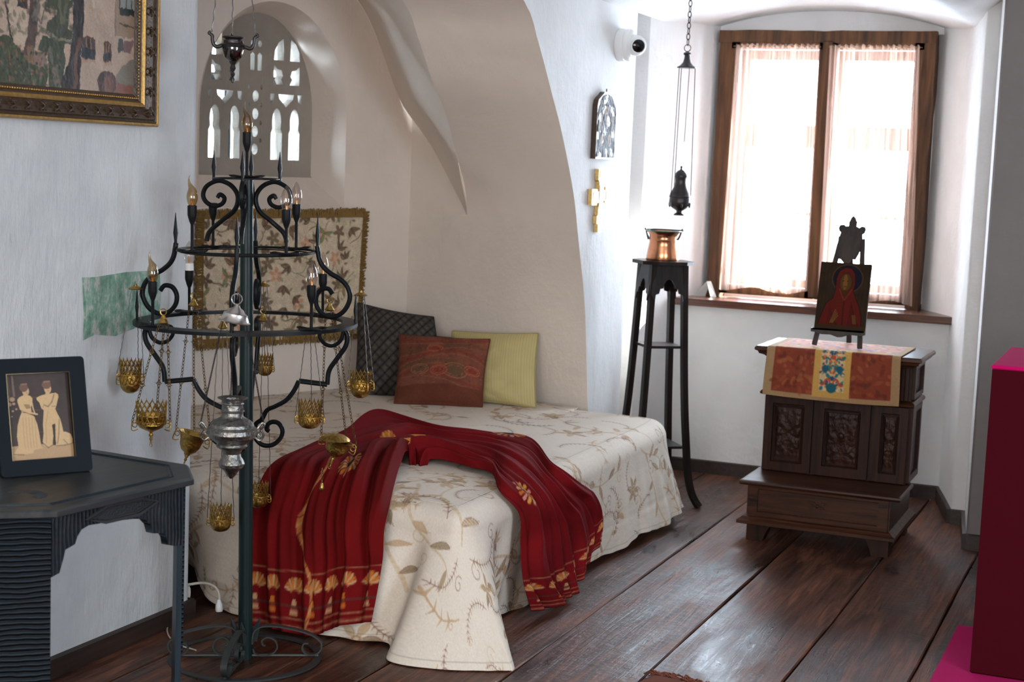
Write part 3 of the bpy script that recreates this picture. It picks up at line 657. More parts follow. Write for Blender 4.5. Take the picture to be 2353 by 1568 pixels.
def bloom(cv, x, y, s, r):
    k = r.integers(5, 8); a0 = r.uniform(0, 6)
    for i in range(k):
        a = a0+i*2*PI/k; leaf(cv, x+.01*math.cos(a), y+.01*math.sin(a), a, .052*s, .016*s, r_pick(r, (TN, TN2, GR)), BR if i % 2 else TN)
    cv.ell(x, y, .016*s, .016*s, TN2); 
    for i in range(8): cv.ell(x+.011*s*math.cos(i*.8), y+.011*s*math.sin(i*.8), .002*s+.001, .002*s+.001, BR)
def r_pick(r, L): return L[int(r.integers(0, len(L)))]
for k in range(58):          # thick winding stems
    x, y, a = r_.uniform(0, cv.w), r_.uniform(0, cv.h), r_.uniform(0, 6.3); s_gn[0] = r_.choice([-1, 1]); pts = []
    cur = r_.uniform(.05, .16)*s_gn[0]
    for i in range(26): pts.append((x, y)); a += cur*math.cos(i*.25); x += math.cos(a)*.022; y += math.sin(a)*.022
    cv.stroke(pts, list(np.linspace(.015, .005, 26)*r_.uniform(.6, 1.1)), TN2 if k % 2 else TN, .6)
    for i in range(3, 26, 5): leaf(cv, *pts[i], a+r_.uniform(-2, 2), r_.uniform(.05, .085), r_.uniform(.012, .02), r_pick(r_, (TN, TN2, GR)), r_pick(r_, (BR, TN)))
for k in range(230): s_gn[0] = r_.choice([-1, 1]); sprig(cv, r_.uniform(0, cv.w), r_.uniform(0, cv.h), r_.uniform(0, 6.3), r_.uniform(.7, 1.2), r_pick(r_, (BR, BR, BK, TN)), r_)
for k in range(50): bloom(cv, r_.uniform(0, cv.w), r_.uniform(0, cv.h), r_.uniform(.6, 1.3), r_)
for k in range(150):
    x, y, s_ = r_.uniform(0, cv.w), r_.uniform(0, cv.h), r_.uniform(.02, .045); a0 = r_.uniform(0, 6)
    cv.stroke([(x+s_*(1-t_/22)*math.cos(a0+t_*.42), y+s_*(1-t_/22)*math.sin(a0+t_*.42)) for t_ in range(18)], .0035, (TN, TN2, BR)[k % 3], .7)
cv.a = cv.a*.80+.20*np.array((.845, .80, .745))
cv.grain(.02)
def ccol(UV): return cv.sample(UV[..., 0]-cx0, UV[..., 1]-cy0)
sp = thing('bedspread', 'cream bedspread embroidered with tan vines, draped over the low alcove bed', 'bedspread', (-2.75, 5.6, 0), world=True)
# densify along s only where needed: resample strips
def densify(P, UV, ku, kv):
    nu, nv = P.shape[:2]; iu = np.linspace(0, nu-1, ku); iv = np.linspace(0, nv-1, kv)
    def it(A):
        a0 = np.clip(iu.astype(int), 0, nu-2); f = (iu-a0)[:, None, None]; A = A[a0]*(1-f)+A[a0+1]*f
        b0 = np.clip(iv.astype(int), 0, nv-2); g = (iv-b0)[None, :, None]; return A[:, b0]*(1-g)+A[:, b0+1]*g
    return it(P), it(UV)
Pd, Ud = densify(P, UV, 1150, 130)
col = ccol(Ud)
hem = (np.abs(np.linspace(0, 1, 130)-.955) < .004)[None, :, None]; col = np.where(hem, col*.86, col)
grid_obj('drape', Pd, M['spread'], sp, col, thick=.003)
# top: fan of rows from the inner edge of the rounding towards the wall line
inner = P[:, 0, :2]
nx, ny = 420, 560
Xg = np.linspace(-3.95, -1.90, nx); Yg = np.linspace(4.40, 6.80, ny)
# top surface as columns in Y between foot edge and head edge, x from wall side to side edge
fo = [(p[0], p[1]) for p in inner]
fx = np.array([p[0] for p in fo]); fy = np.array([p[1] for p in fo])
Ux = np.linspace(0, 1, nx)[:, None]; Uy = np.linspace(0, 1, ny)[None, :]
k0 = int(np.argmin(np.hypot(fx+2.01, fy-4.50))); k1 = int(np.argmin(np.hypot(fx+2.04, fy-6.60)))
A_ = inner[:k0+1]; Bs = inner[k0:k1+1]; Cs = inner[k1:]
def rs(A, n):
    L = np.concatenate([[0], np.cumsum(np.linalg.norm(np.diff(A, axis=0), axis=1))]); t_ = np.linspace(0, L[-1], n); return np.stack([np.interp(t_, L, A[:, i]) for i in range(2)], -1)
foot_e = rs(A_, nx); side_e = rs(Bs, ny)
Cfull = np.concatenate([Cs, np.array([[-2.45, 6.70], [-3.45, 6.80], [-3.95, 6.80]])]); head_e = rs(Cfull, nx)[::-1]; wall_e = np.stack([np.full(ny, foot_e[0, 0]) + (head_e[0, 0]-foot_e[0, 0])*np.linspace(0, 1, ny), foot_e[0, 1]+(head_e[0, 1]-foot_e[0, 1])*np.linspace(0, 1, ny)], -1)
u = Ux[..., None]; v = Uy[..., None]
Q = (1-v)*foot_e[:, None]+v*head_e[:, None]+(1-u)*wall_e[None]+u*side_e[None]-((1-u)*(1-v)*foot_e[0]+u*(1-v)*foot_e[-1]+(1-u)*v*head_e[0]+u*v*head_e[-1])
edge = np.minimum(np.minimum(Ux, 1-Ux)*2.0, np.minimum(Uy, 1-Uy)*2.3)
Zt = TOPZ+(.010*smst(edge/.2))+.0045*fbm(Q[..., 0], Q[..., 1], 9, 5, 4)*smst(edge/.06)
grid_obj('top', np.concatenate([Q, Zt[..., None]], -1), M['spread'], sp, ccol(Q), thick=.003)

# ---- red shawl thrown across the foot of the bed
SH = [[(-2.697, 4.325, .012), (-2.583, 4.324, .012), (-2.451, 4.322, .010), (-2.362, 4.33, .05), (-2.244, 4.33, .085)],
 [(-2.719, 4.366, .194), (-2.598, 4.366, .196), (-2.468, 4.367, .199), (-2.36, 4.374, .234), (-2.237, 4.378, .257)],
 [(-2.74, 4.407, .348), (-2.613, 4.407, .349), (-2.475, 4.409, .359), (-2.359, 4.412, .385), (-2.24, 4.415, .40)],
 [(-2.727, 4.47, .460), (-2.624, 4.50, .470), (-2.533, 4.58, .472), (-2.47, 4.68, .472), (-2.40, 4.80, .472)],
 [(-2.821, 4.9, .467), (-2.694, 4.868, .472), (-2.587, 4.864, .475), (-2.517, 4.931, .475), (-2.454, 5.0, .472)],
 [(-2.832, 5.214, .467), (-2.7, 5.142, .475), (-2.573, 5.073, .478), (-2.468, 5.024, .476), (-2.387, 5.02, .470)],
 [(-2.882, 5.558, .467), (-2.717, 5.41, .475), (-2.551, 5.246, .478), (-2.41, 5.104, .476), (-2.298, 5.014, .470)],
 [(-2.628, 5.557, .467), (-2.502, 5.391, .475), (-2.391, 5.251, .476), (-2.282, 5.092, .475), (-2.19, 4.964, .470)],
 [(-2.435, 5.635, .467), (-2.339, 5.45, .474), (-2.244, 5.249, .476), (-2.161, 5.059, .474), (-2.102, 4.914, .470)],
 [(-2.253, 5.624, .467), (-2.155, 5.363, .472), (-2.09, 5.12, .472), (-2.04, 4.904, .462), (-2.00, 4.739, .450)],
 [(-1.985, 5.239, .445), (-1.963, 5.114, .425), (-1.952, 5.007, .410), (-1.948, 4.885, .395), (-1.947, 4.761, .385)],
 [(-1.944, 5.44, .354), (-1.94, 5.297, .315), (-1.938, 5.14, .289), (-1.937, 4.951, .28), (-1.938, 4.776, .287)],
 [(-1.934, 5.528, .247), (-1.929, 5.397, .19), (-1.925, 5.211, .148), (-1.924, 4.996, .133), (-1.926, 4.788, .158)],
 [(-1.926, 5.518, .157), (-1.922, 5.332, .106), (-1.915, 5.22, .034), (-1.913, 5.087, .015), (-1.916, 4.845, .04)]]
SH = np.array(SH)
def bicub(A, nu, nv):
    a = np.stack([np.array(catmull(list(A[:, j]), nu)) for j in range(A.shape[1])], 1)
    return np.stack([np.array(catmull(list(a[i]), nv)) for i in range(a.shape[0])], 0)
Ps = bicub(SH, 30, 48); nu, nv = Ps.shape[:2]
du = np.gradient(Ps, axis=0); dv = np.gradient(Ps, axis=1); N = np.cross(dv, du); N /= np.linalg.norm(N, axis=2)[..., None]+1e-9
if N[nu//2, nv//2, 2] < 0: N = -N
U, V = np.meshgrid(np.linspace(0, 1, nu), np.linspace(0, 1, nv), indexing='ij')
W = V+.035*np.sin(U*9)+.02*np.sin(U*23+3*V)
f = np.abs(np.sin(W*PI*4.1+.6+.7*np.sin(U*6)))**1.3*.75+np.abs(np.sin(W*PI*7.3+2+2.5*U+.8*np.sin(W*5)))**1.6*.45+.13*(1+np.sin(W*31+7*U))+.28*np.abs(np.sin(W*PI*12.3+1+3*np.sin(U*5)))**2.5
amp = .029+.010*np.sin(U*7)+.012*np.exp(-((U-.42)/.10)**2)
edgef = smst(np.minimum(V, 1-V)/.05)*.85+.15
h = f*amp*edgef+.004*(1+fbm(U*8, V*5, 8, 2.2))
h += .035*np.exp(-((U-.44)/.05)**2)*np.exp(-((V-.02)/.16)**2)     # gathered ridge where the cloth is pinched up
h += .030*np.exp(-((U-.27)/.05)**2)*smst((V-.55)/.25)
Ps = Ps+N*(np.maximum(h, .003)+.008*smst((Ps[..., 2]-.2)/.2)+.014*np.exp(-((U-.20)/.05)**2))[..., None]; Ps[..., 2] = np.maximum(Ps[..., 2], .006)
sc = Canvas(3.0, 1.0, 300, (.40, .058, .075))
RD, OR, YL, CR, DG = (.40, .058, .075), (.70, .40, .14), (.74, .54, .24), (.70, .56, .40), (.27, .19, .16)
sc.noise(.10, 12, 4); sc.a[:, :int(.9*300)] = sc.a[:, :int(.9*300)]*np.array([.98, .95, .8])
def fan(x, y, s, a=0, c1=OR, c2=CR):
    for i in range(-4, 5):
        t_ = a+i*.30; sc.stroke([(x, y), (x+s*math.cos(t_), y+s*math.sin(t_))], [.006, .26*s], c1 if i % 2 else c2, .95)
def border(x0, sg):
    for o in (.02, .05, .235): sc.stroke([(x0+sg*o+.004*math.sin(k), k/20) for k in range(21)], .007 if o > .04 else .012, (.55, .38, .27), .75)
    for k in range(7):
        y = .08+k*.145; fan(x0+sg*.15, y, .056, 0 if sg > 0 else PI); sc.ell(x0+sg*.145, y, .018, .018, RD)
        sc.poly([(x0+sg*.125, y-.008), (x0+sg*.07, y-.024), (x0+sg*.07, y+.024), (x0+sg*.125, y+.008)], OR if k % 2 else CR, .9)
        sc.stroke([(x0+sg*.09, y-.05), (x0+sg*.09, y+.05)], .007, RD)
    sc.stroke([(x0+sg*.10, k/12) for k in range(13)], .004, DG, .8)
border(0, 1); border(3.0, -1)
def flower(x, y, s):
    for i in range(14):
        a = i*2*PI/14; sc.stroke([(x+.3*s*math.cos(a), y+.3*s*math.sin(a)), (x+s*math.cos(a), y+s*math.sin(a))], [.01, .3*s], (OR, CR, YL, (.75, .5, .45))[i % 4], .95)
    sc.ell(x, y, .36*s, .36*s, (.18, .15, .18))
flower(.70, .60, .075); flower(2.22, .80, .085); flower(1.95, .06, .085)
for x, y in ((1.12, .62), (1.24, .76), (1.32, .58), (1.18, .45), (1.4, .72), (1.07, .82)): fan(x, y, .07, 1.0+x*3, OR, YL)
br = [(.02+k*.035, .47+.05*math.sin(k*.4)-.004*k) for k in range(28)]
sc.stroke(br, .020, (.70, .45, .25), .9)
for k in range(27): sc.stroke([(br[k][0]-.008, br[k][1]-.008), (br[k][0]+.012, br[k][1]+.008)], .005, (.35, .15, .10) if k % 2 else CR, .9)
sc.grain(.03)
Ud_, Vd_ = U*3.0, V*1.0
sw = thing('shawl', 'dark red shawl with orange flower borders thrown across the foot end of the bed', 'shawl', (-2.4, 5.0, .47), world=True)
grid_obj('cloth', Ps, M['shawl'], sw, sc.sample(Ud_, Vd_), thick=.003)

# ---- cushions
def cushion(name, label, BL, BR_, TR, TL, th, canvas, mat, group=None, sag=.05, wr=.004, seed=0, front=(0, -1, 0)):
    BL, BR_, TR, TL = map(np.array, (BL, BR_, TR, TL)); n = 90
    U, V = np.meshgrid(np.linspace(0, 1, n), np.linspace(0, 1, n), indexing='ij'); u = U[..., None]; v = V[..., None]
    # edges bow inwards between pointed corners
    base = (1-u)*(1-v)*BL+u*(1-v)*BR_+u*v*TR+(1-u)*v*TL; c = (BL+BR_+TR+TL)/4
    e = sag*(np.sin(PI*U)*(2*np.abs(V-.5))**2*0.9+np.sin(PI*V)*(2*np.abs(U-.5))**2*0.9)
    base = base+(c-base)*e[..., None]
    nrm = np.cross(BR_-BL, TL-BL).astype(float); nrm /= np.linalg.norm(nrm)
    if nrm@np.array(front) < 0: nrm = -nrm
    q = (np.clip(np.sin(PI*U), 0, 1)**.55*np.clip(np.sin(PI*V), 0, 1)**.5)
    w_ = wr*fbm(U, V, seed, 9, 4)*q+wr*1.6*np.abs(np.sin((U*.7+V)*14+seed))*np.exp(-((V-.05)/.12)**2)*q
    t_ = thing(name, label, 'cushion', tuple((BL+BR_)/2), world=True, group=group)
    Pf = base+nrm*((th*q+w_)[..., None]); Pb = base-nrm*((th*q*.8)[..., None])
    C = canvas.sample(U*canvas.w, (1-V)*canvas.h)
    f_ = grid_obj('cover_front', Pf, mat, t_, C); grid_obj('cover_back', Pb[::-1], mat, t_, C[::-1])
    rim = [base[i, 0] for i in range(n)]+[base[-1, j] for j in range(1, n)]+[base[i, -1] for i in range(n-2, -1, -1)]+[base[0, j] for j in range(n-2, 0, -1)]
    grid = B().tube([tuple(p) for p in rim], .004, 5, True)
    me_ = grid.build('seam', mat, t_, 40); a = me_.data.color_attributes.new('Col', 'FLOAT_COLOR', 'POINT'); cc = lin(canvas.a.mean((0, 1))*.85)
    a.data.foreach_set('color', np.tile([*cc, 1], len(me_.data.vertices)).astype(np.float32)); return t_
cg = Canvas(1, 1, 240, (.27, .25, .235)); XX = (cg.X*9) ; YY = (cg.Y*9)
a1 = np.abs(((XX+YY) % 1)-.5)*2; a2 = np.abs(((XX-YY) % 1)-.5)*2
cg.a *= (1-.45*(a1 > .80)[..., None]-.35*(a2 > .84)[..., None]); cg.a += ((a1 < .35) & (a2 < .35))[..., None]*np.array([.05, .042, .03]); cg.noise(.12, 25, 6)
for i in range(30): cg.ell(r_.uniform(.1, .9), r_.uniform(.1, .9), .02, .012, (.33, .25, .14), .4, r_.uniform(0, 3))
cushion('cushion', 'dark grey quilted cushion with diamond lattice, tallest, in the alcove corner', (-3.42, 6.34, .462), (-3.02, 6.52, .462), (-3.17, 6.64, .822), (-3.50, 6.50, .875), .075, cg, M['cush_grey'], seed=1, front=(.5, -1, 0))
ck = Canvas(1, 1, 60, (.05, .05, .06))
cushion('cushion', 'black cushion almost hidden behind the paisley and yellow-green cushions', (-3.22, 6.60, .462), (-2.90, 6.64, .462), (-2.92, 6.70, .735), (-3.24, 6.70, .725), .03, ck, M['cush_grey'], seed=7)
cyl = Canvas(1, 1, 200, (.75, .69, .48)); cyl.a *= (1+.055*np.sin(cyl.X*260+2*np.sin(cyl.X*40))[..., None]); cyl.noise(.03, 6, 3)
cushion('cushion', 'yellow-green striped silk cushion at the right of the three leaning cushions', (-3.02, 6.50, .465), (-2.57, 6.48, .468), (-2.645, 6.66, .785), (-3.07, 6.64, .765), .065, cyl, M['cush_yellow'], seed=3, wr=.006)
cr3 = Canvas(1.3, 1, 240, (.45, .26, .195)); cr3.noise(.12, 10, 5)
OL, RR, PK = (.36, .27, .18), (.48, .20, .15), (.62, .38, .28)
def paisley(cx, cy, s, a, c, c2):
    pts = []
    for i in range(36): t_ = i/36*2*PI; rr = s*(.55+.45*math.sin(t_/2)**1.2); pts.append((cx+rr*math.cos(t_+a)*1.25+s*.5*math.cos(a)*(1-math.sin(t_/2)), cy+rr*math.sin(t_+a)*.72))
    cr3.poly(pts, c, .85); cr3.stroke(pts+[pts[0]], .010, c2, .9); cr3.stroke([((p[0]-cx)*.7+cx, (p[1]-cy)*.7+cy) for p in pts], .006, c2, .8); cr3.stroke([((p[0]-cx)*1.2+cx, (p[1]-cy)*1.2+cy) for p in pts], .012, c, .5)
for k in range(5):
    yb = .10+k*.15; cr3.stroke([(x_/20*1.3, yb+.07*math.sin(x_/20*4+k)) for x_ in range(21)], .035, OL if k % 2 else RR, .55); cr3.stroke([(x_/20*1.3, yb+.05+.07*math.sin(x_/20*4+k)) for x_ in range(21)], .008, PK, .6)
for x_, y_, s_, a_ in ((.35, .60, .11, .4), (.85, .62, .16, 2.6), (1.12, .58, .10, .5), (.55, .30, .09, 0), (.62, .62, .10, 3.4)): paisley(x_, y_, s_, a_, OL if s_ > .1 else RR, PK)
cr3.poly([(0, .80), (1.3, .80), (1.3, 1), (0, 1)], (.36, .18, .12), .75)
for k in range(90): cr3.ell(r_.uniform(0, 1.3), r_.uniform(0, .8), .008, .014, PK if k % 2 else (.25, .10, .10), .6, r_.uniform(0, 3))
cr3.grain(.05)
cushion('cushion', 'rust red paisley cushion leaning at the front of the bed-head cushions', (-3.15, 6.22, .462), (-2.785, 6.37, .462), (-2.815, 6.50, .757), (-3.255, 6.46, .748), .080, cr3, M['cush_red'], seed=5, wr=.007)

# ---- tapestry hanging on the alcove wall
tc = Canvas(1.0, .62, 420, (.78, .71, .61)); tc.noise(.03, 12, 6)
BRN, GRN, PNK, DK = (.42, .34, .27), (.52, .52, .38), (.76, .55, .44), (.34, .27, .22)
for k in range(34):
    x, y, a = r_.uniform(0, 1), r_.uniform(0, .62), r_.uniform(0, 6); pts = []
    for i in range(14): pts.append((x, y)); a += r_.uniform(-.5, .6); x += math.cos(a)*.012; y += math.sin(a)*.012
    tc.stroke(pts, .005, GRN if k % 2 else BRN, .8)
for k in range(0, 60, 2):
    cx, cy = (k % 10)*.1+.05*((k//10) % 2)+r_.uniform(-.02, .02), (k//10)*.105+r_.uniform(-.02, .05); t_ = k % 3
    c = (BRN, PNK, BRN)[t_] if (k*7) % 5 else DK; n_ = 5; a0 = r_.uniform(0, 6)
    for i in range(n_): a = a0+i*2*PI/n_; tc.ell(cx+.022*math.cos(a), cy+.022*math.sin(a), .019, .010, c, .85, a); 
    if t_ == 1:
        tc.ell(cx, cy, .014, .014, (.82, .66, .54)); tc.ell(cx+.03, cy+.02, .016, .008, GRN, .7, 1)
for k in range(90): a = r_.uniform(0, 6); tc.ell(r_.uniform(0, 1), r_.uniform(0, .62), .012, .005, (BRN, GRN, DK, (.82, .76, .66))[k % 4], .7, a)
for k in range(0, 95, 2):
    x, y, a = (k % 12)*.085+.04*((k//12) % 2)+r_.uniform(-.03, .03), (k//12)*.08+r_.uniform(-.03, .03), r_.uniform(0, 6)
    if k % 5 == 0:
        for q, c in ((.030, (.74, .58, .48)), (.022, (.80, .66, .56)), (.014, (.72, .50, .40)), (.007, (.82, .70, .58))): tc.ell(x+.004*math.cos(q*300), y+.004*math.sin(q*300), q, q*.85, c, .9)
        for q in range(3): leaf(tc, x, y, a+q*2.1, .05, .012, GRN, (.42, .43, .30))
    else:
        for q in range(3): leaf(tc, x, y, a+(q-1)*.75, r_.uniform(.035, .06), r_.uniform(.010, .016), BRN if k % 2 else (.50, .41, .32), DK)
tc.noise(.06, 90, 9); tc.grain(.07)
tp = thing('tapestry', 'cream floral brocade hanging with a gold-brown fringe on the alcove wall under the stone window', 'tapestry', W1(-.76, .70, -.01), world=True)
def tp_pt(s, z, d): return W1(s, z, d)
nu, nv = 260, 170; U, V = np.meshgrid(np.linspace(0, 1, nu), np.linspace(0, 1, nv), indexing='ij')
s0, s1 = -1.245, -.30; ztop = 1.285+.012*(U-.5)+.004*np.sin(U*20); zbot = .725-.00*U+.004*np.sin(U*9)
ss = s0+(s1-s0)*U+(-.03)*V*U; zz_ = ztop+(zbot-ztop)*V; dd = -.012-.006*np.sin(U*25+V*2)-.006*V
def w1arr(s, z, d): return np.stack([W0[0]+WT[0]*s-WN[0]*d, W0[1]+WT[1]*s-WN[1]*d, z], -1)
grid_obj('cloth', w1arr(ss, zz_, dd), M['tapestry'], tp, tc.sample(U*.999, V*.619), thick=.004)
def fr_edge(name, f0, f1, n):
    fb = B(); r = np.random.default_rng(n)
    for i in range(n):
        q = i/(n-1); a = np.array(f0(q)); c = np.array(f1(q)); j = r.normal(0, .003, 3); m = (a+c)/2+r.normal(0, .003, 3)
        fb.tube([tuple(a), tuple(m), tuple(c+j)], [.0045, .005, .003], 4)
    o = fb.build(name, M['fringe'], tp); o['kind'] = 'stuff'
fr_edge('fringe', lambda q: W1(s0+(s1-s0)*q, 1.272+.012*(q-.5), -.02), lambda q: W1(s0+(s1-s0)*q, 1.312+.012*(q-.5), -.016), 170)
fr_edge('fringe', lambda q: W1(s1-.01-.03*q, 1.30-.575*q, -.022), lambda q: W1(s1+.022-.03*q, 1.30-.575*q, -.02), 110)
fr_edge('fringe', lambda q: W1(s0+.028, 1.30-.575*q, -.022), lambda q: W1(s0-.012, 1.30-.575*q, -.02), 110)
fr_edge('fringe', lambda q: W1(s0+(s1-s0)*q-.03*q, .745, -.022), lambda q: W1(s0+(s1-s0)*q-.03*q, .700, -.022), 170)
# ================================================================== KNEELER
kn = thing('kneeler', 'dark carved oak kneeler with step and panelled front, standing below the window', 'kneeler', (-1.27, 6.7, 0), world=True)
def foot(x0, x1, y0, y1, dx):
    b = B(); L = [(x0, .078), (x1, .078), (x1, 0), (x0, 0)]
    if dx > 0: L = [(x0, .078), (x1+.03, .078), (x1+.01, .055), (x1, .03), (x1-.01, 0), (x0, 0)]
    else: L = [(x1, .078), (x0-.03, .078), (x0-.01, .055), (x0, .03), (x0+.01, 0), (x1, 0)]
    b.prism(L, y0, y1, lambda u, v, d: (u, d, v)); return b.build('foot', M['oak'], kn)
foot(-1.57, -1.49, 6.455, 6.53, 1); foot(-1.05, -.972, 6.455, 6.53, -1); foot(-1.57, -1.49, 6.90, 6.975, 1); foot(-1.05, -.972, 6.90, 6.975, -1)
def moulding(name, x0, x1, y0, y1, prof_, mat):
    "stack of rings: prof_ list of (inset, z)"
    b = B(); v = []; f = []
    for e, z in prof_: v += [(x0+e, y0+e, z), (x1-e, y0+e, z), (x1-e, y1, z), (x0+e, y1, z)]
    for k in range(len(prof_)-1):
        for i in range(4): f.append((4*k+i, 4*k+(i+1) % 4, 4*k+4+(i+1) % 4, 4*k+4+i))
    n = len(prof_)*4; f += [(3, 2, 1, 0), (n-4, n-3, n-2, n-1)]
    return b.add(v, f).build(name, mat, kn)
moulding('base_moulding', -1.606, -.944, 6.412, 6.985, [(.012, .074), (0, .078), (0, .092), (.012, .100), (.018, .106), (.030, .112)], M['oakx'])
B().box((-1.572, 6.448, .108), (-.972, 6.97, .246), .003).build('step_box', M['oakx'], kn)
fb = B(); y = 6.446
for a in (((-1.565, .108), (-1.525, .243)), ((-1.02, .108), (-.979, .243)), ((-1.525, .108), (-1.02, .132)), ((-1.525, .226), (-1.02, .243))): fb.box((a[0][0], y-.010, a[0][1]), (a[1][0], y+.004, a[1][1]), .003)
fb.build('step_front_frame', M['oakx'], kn)
st = B()
for a in (35, 145, 215, 325):
    ca, sa = math.cos(math.radians(a)), math.sin(math.radians(a)); c = (-1.272, .182)
    st.prism([(c[0], c[1]), (c[0]+.022*ca-.010*sa, c[1]+.016*sa+.009*ca), (c[0]+.042*ca, c[1]+.030*sa), (c[0]+.022*ca+.010*sa, c[1]+.016*sa-.009*ca)][::-1], y-.006, y+.004, lambda u, v, d: (u, d, v))
st.lathe([(0, 0), (.008, .001), (.005, .006), (0, .008)], 10, (-1.272, y-.002, .182), (0, -1, 0)); st.build('carved_star', M['oakx'], kn, 30)
moulding('step_top', -1.602, -.925, 6.398, 6.74, [(.02, .243), (.006, .247), (0, .256), (.002, .263), (.010, .267)], M['oakx'])
B().box((-1.575, 6.69, .262), (-.955, 6.962, .795)).build('body', M['oak'], kn)
yb = 6.688
def frame_of(x0, x1, z0, z1, w, par, mat, name, yy=yb, dep=.016):
    b = B()
    for (a, c) in (((x0, z0), (x0+w, z1)), ((x1-w, z0), (x1, z1)), ((x0+w, z0), (x1-w, z0+w*1.2)), ((x0+w, z1-w), (x1-w, z1))): b.box((a[0], yy-dep, a[1]), (c[0], yy+.002, c[1]), .004)
    for k, e in ((1, .006), (2, .012)):   # inner bead
        q = w+e; L = [(x0+q, yy-.004*k, z0+q), (x1-q, yy-.004*k, z0+q), (x1-q, yy-.004*k, z1-q), (x0+q, yy-.004*k, z1-q)]; b.tube(L, .003, 6, True)
    return b.build(name, mat, par)
def carved(x0, x1, z0, z1, par, seed, boss=False, yy=yb):
    nu, nv = 70, 110; U, V = np.meshgrid(np.linspace(0, 1, nu), np.linspace(0, 1, nv), indexing='ij'); X = (U-.5)*(x1-x0); Zc = (V-.5)*(z1-z0)
    S2 = np.abs(X); h = .5+.5*fbm(S2*110, Zc*110, seed, 1.0, 3); rr = np.hypot(X, Zc*.8)
    pet = .5+.5*np.cos(6*np.arctan2(Zc, X)); h = h*.7+.5*np.exp(-((rr-.045)/.018)**2)*pet
    if boss: h += 1.6*np.exp(-(rr/.014)**2)
    msk = smst(np.minimum(np.minimum(U, 1-U), np.minimum(V, 1-V))/.10)
    if not boss: msk = msk*(.45+.55*smst((.5-np.abs(V-.5))/.2))
    Y = yy-.001-.007*h*msk
    return grid_obj('carved_panel', np.stack([(x0+x1)/2+X, Y, (z0+z1)/2+Zc], -1), M['oak'], par)
for (x0, x1, bs, sd) in ((-1.572, -1.362, False, 2), (-1.352, -1.116, True, 5), (-1.106, -.958, False, 2)):
    frame_of(x0, x1, .268, .600, .040 if bs else .036, kn, M['oak'], 'panel_frame'); carved(x0+.05, x1-.05, .325, .555, kn, sd, bs)
kb_ = B().lathe([(0, 0), (.010, .002), (.014, .010), (.010, .018), (0, .021)], 14, (-1.234, yb-.012, .452), (0, -1, 0)).build('carved_boss', M['oak'], kn, 40)
moulding('waist_moulding', -1.596, -.934, 6.662, 6.975, [(.014, .600), (.002, .604), (0, .612), (.006, .620), (.018, .626)], M['oakx'])
for x in (-1.565, -1.545, -1.525, -.99, -.972): B().box((x-.006, 6.672, .626), (x+.006, 6.69, .79), .002).build('pilaster_flute', M['oak'], kn)
for (y0, y1, z0, z1, w) in ((6.70, 6.955, .27, .598, .03), (6.70, 6.955, .63, .78, .022)):
    b = B()
    for (a, c) in (((y0, z0), (y0+w, z1)), ((y1-w, z0), (y1, z1)), ((y0+w, z0), (y1-w, z0+w)), ((y0+w, z1-w), (y1-w, z1))): b.box((-.957, a[0], a[1]), (-.942, c[0], c[1]), .003)
    b.build('side_panel_frame', M['oak'], kn)
moulding('top', -1.605, -.902, 6.560, 6.962, [(.045, .775), (.035, .783), (.016, .790), (.012, .800), (0, .806), (0, .816), (.008, .823)], M['oakx'])
# embroidered runner over the kneeler
rc = Canvas(.56, .62, 500, (.62, .50, .36))
rc.poly([(.035, .03), (.525, .03), (.525, .58), (.035, .58)], (.50, .23, .16))
rc.noise(.03, 40, 3)
for k in range(150): rc.ell(r_.uniform(.04, .52), r_.uniform(.36, .575), r_.uniform(.006, .02), .008, ((.58, .30, .18), (.40, .16, .12), (.62, .38, .22), (.34, .18, .14))[k % 4], .55, r_.uniform(0, 3))
rc.poly([(.205, .345), (.36, .345), (.36, .585), (.205, .585)], (.76, .60, .32)); rc.poly([(.035, .335), (.525, .335), (.525, .375), (.035, .375)], (.74, .58, .30))
rc.poly([(.03, .02), (.53, .02), (.53, .335), (.03, .335)], (.72, .52, .44))
for k in range(170):
    c = ((.78, .40, .36), (.22, .42, .60), (.84, .74, .60), (.20, .48, .48), (.80, .52, .48), (.72, .35, .32))[k % 6]
    rc.ell(r_.uniform(.04, .52), r_.uniform(.03, .33), r_.uniform(.006, .016), r_.uniform(.005, .010), c, .85, r_.uniform(0, 3))
rc.poly([(.235, .35), (.33, .35), (.335, .56), (.23, .56)], (.78, .68, .50))
for k in range(110):
    c = ((.16, .38, .46), (.74, .30, .16), (.85, .75, .58), (.18, .25, .42), (.80, .48, .22), (.15, .42, .42))[k % 6]
    x = r_.uniform(0, .045); y = r_.uniform(.36, .555); a = r_.uniform(0, 3)
    for sg in (-1, 1): rc.ell(.283+sg*x, y, r_.uniform(.004, .010), r_.uniform(.003, .007), c, .9, a*sg)
rc.ell(.283, .545, .02, .02, (.14, .36, .40))
for sg in (-1, 1): rc.stroke([(.283+sg*(.018+.012*math.cos(t_/4)), .53-.02*math.sin(t_/4)) for t_ in range(12)], .007, (.74, .30, .16)); rc.ell(.283+sg*.03, .47, .014, .014, (.14, .34, .42))
rc.grain(.03)
rn = thing('table_runner', 'embroidered tan and red runner with a floral centre, laid over the top of the kneeler', 'runner', (-1.27, 6.75, .82), world=True)
nu, nv = 230, 260; U, V = np.meshgrid(np.linspace(0, 1, nu), np.linspace(0, 1, nv), indexing='ij')
L = V*.60; X = -1.545+.56*U; back = 6.94; xf = 6.545; top_l = back-xf
Yr = np.where(L < top_l, back-L, xf-.006); Zr = np.where(L < top_l, .827, .827-(L-top_l)); q = np.clip((L-top_l+.012)/.024, 0, 1)
inb = (L > top_l-.012) & (L < top_l+.012); a = q*PI/2
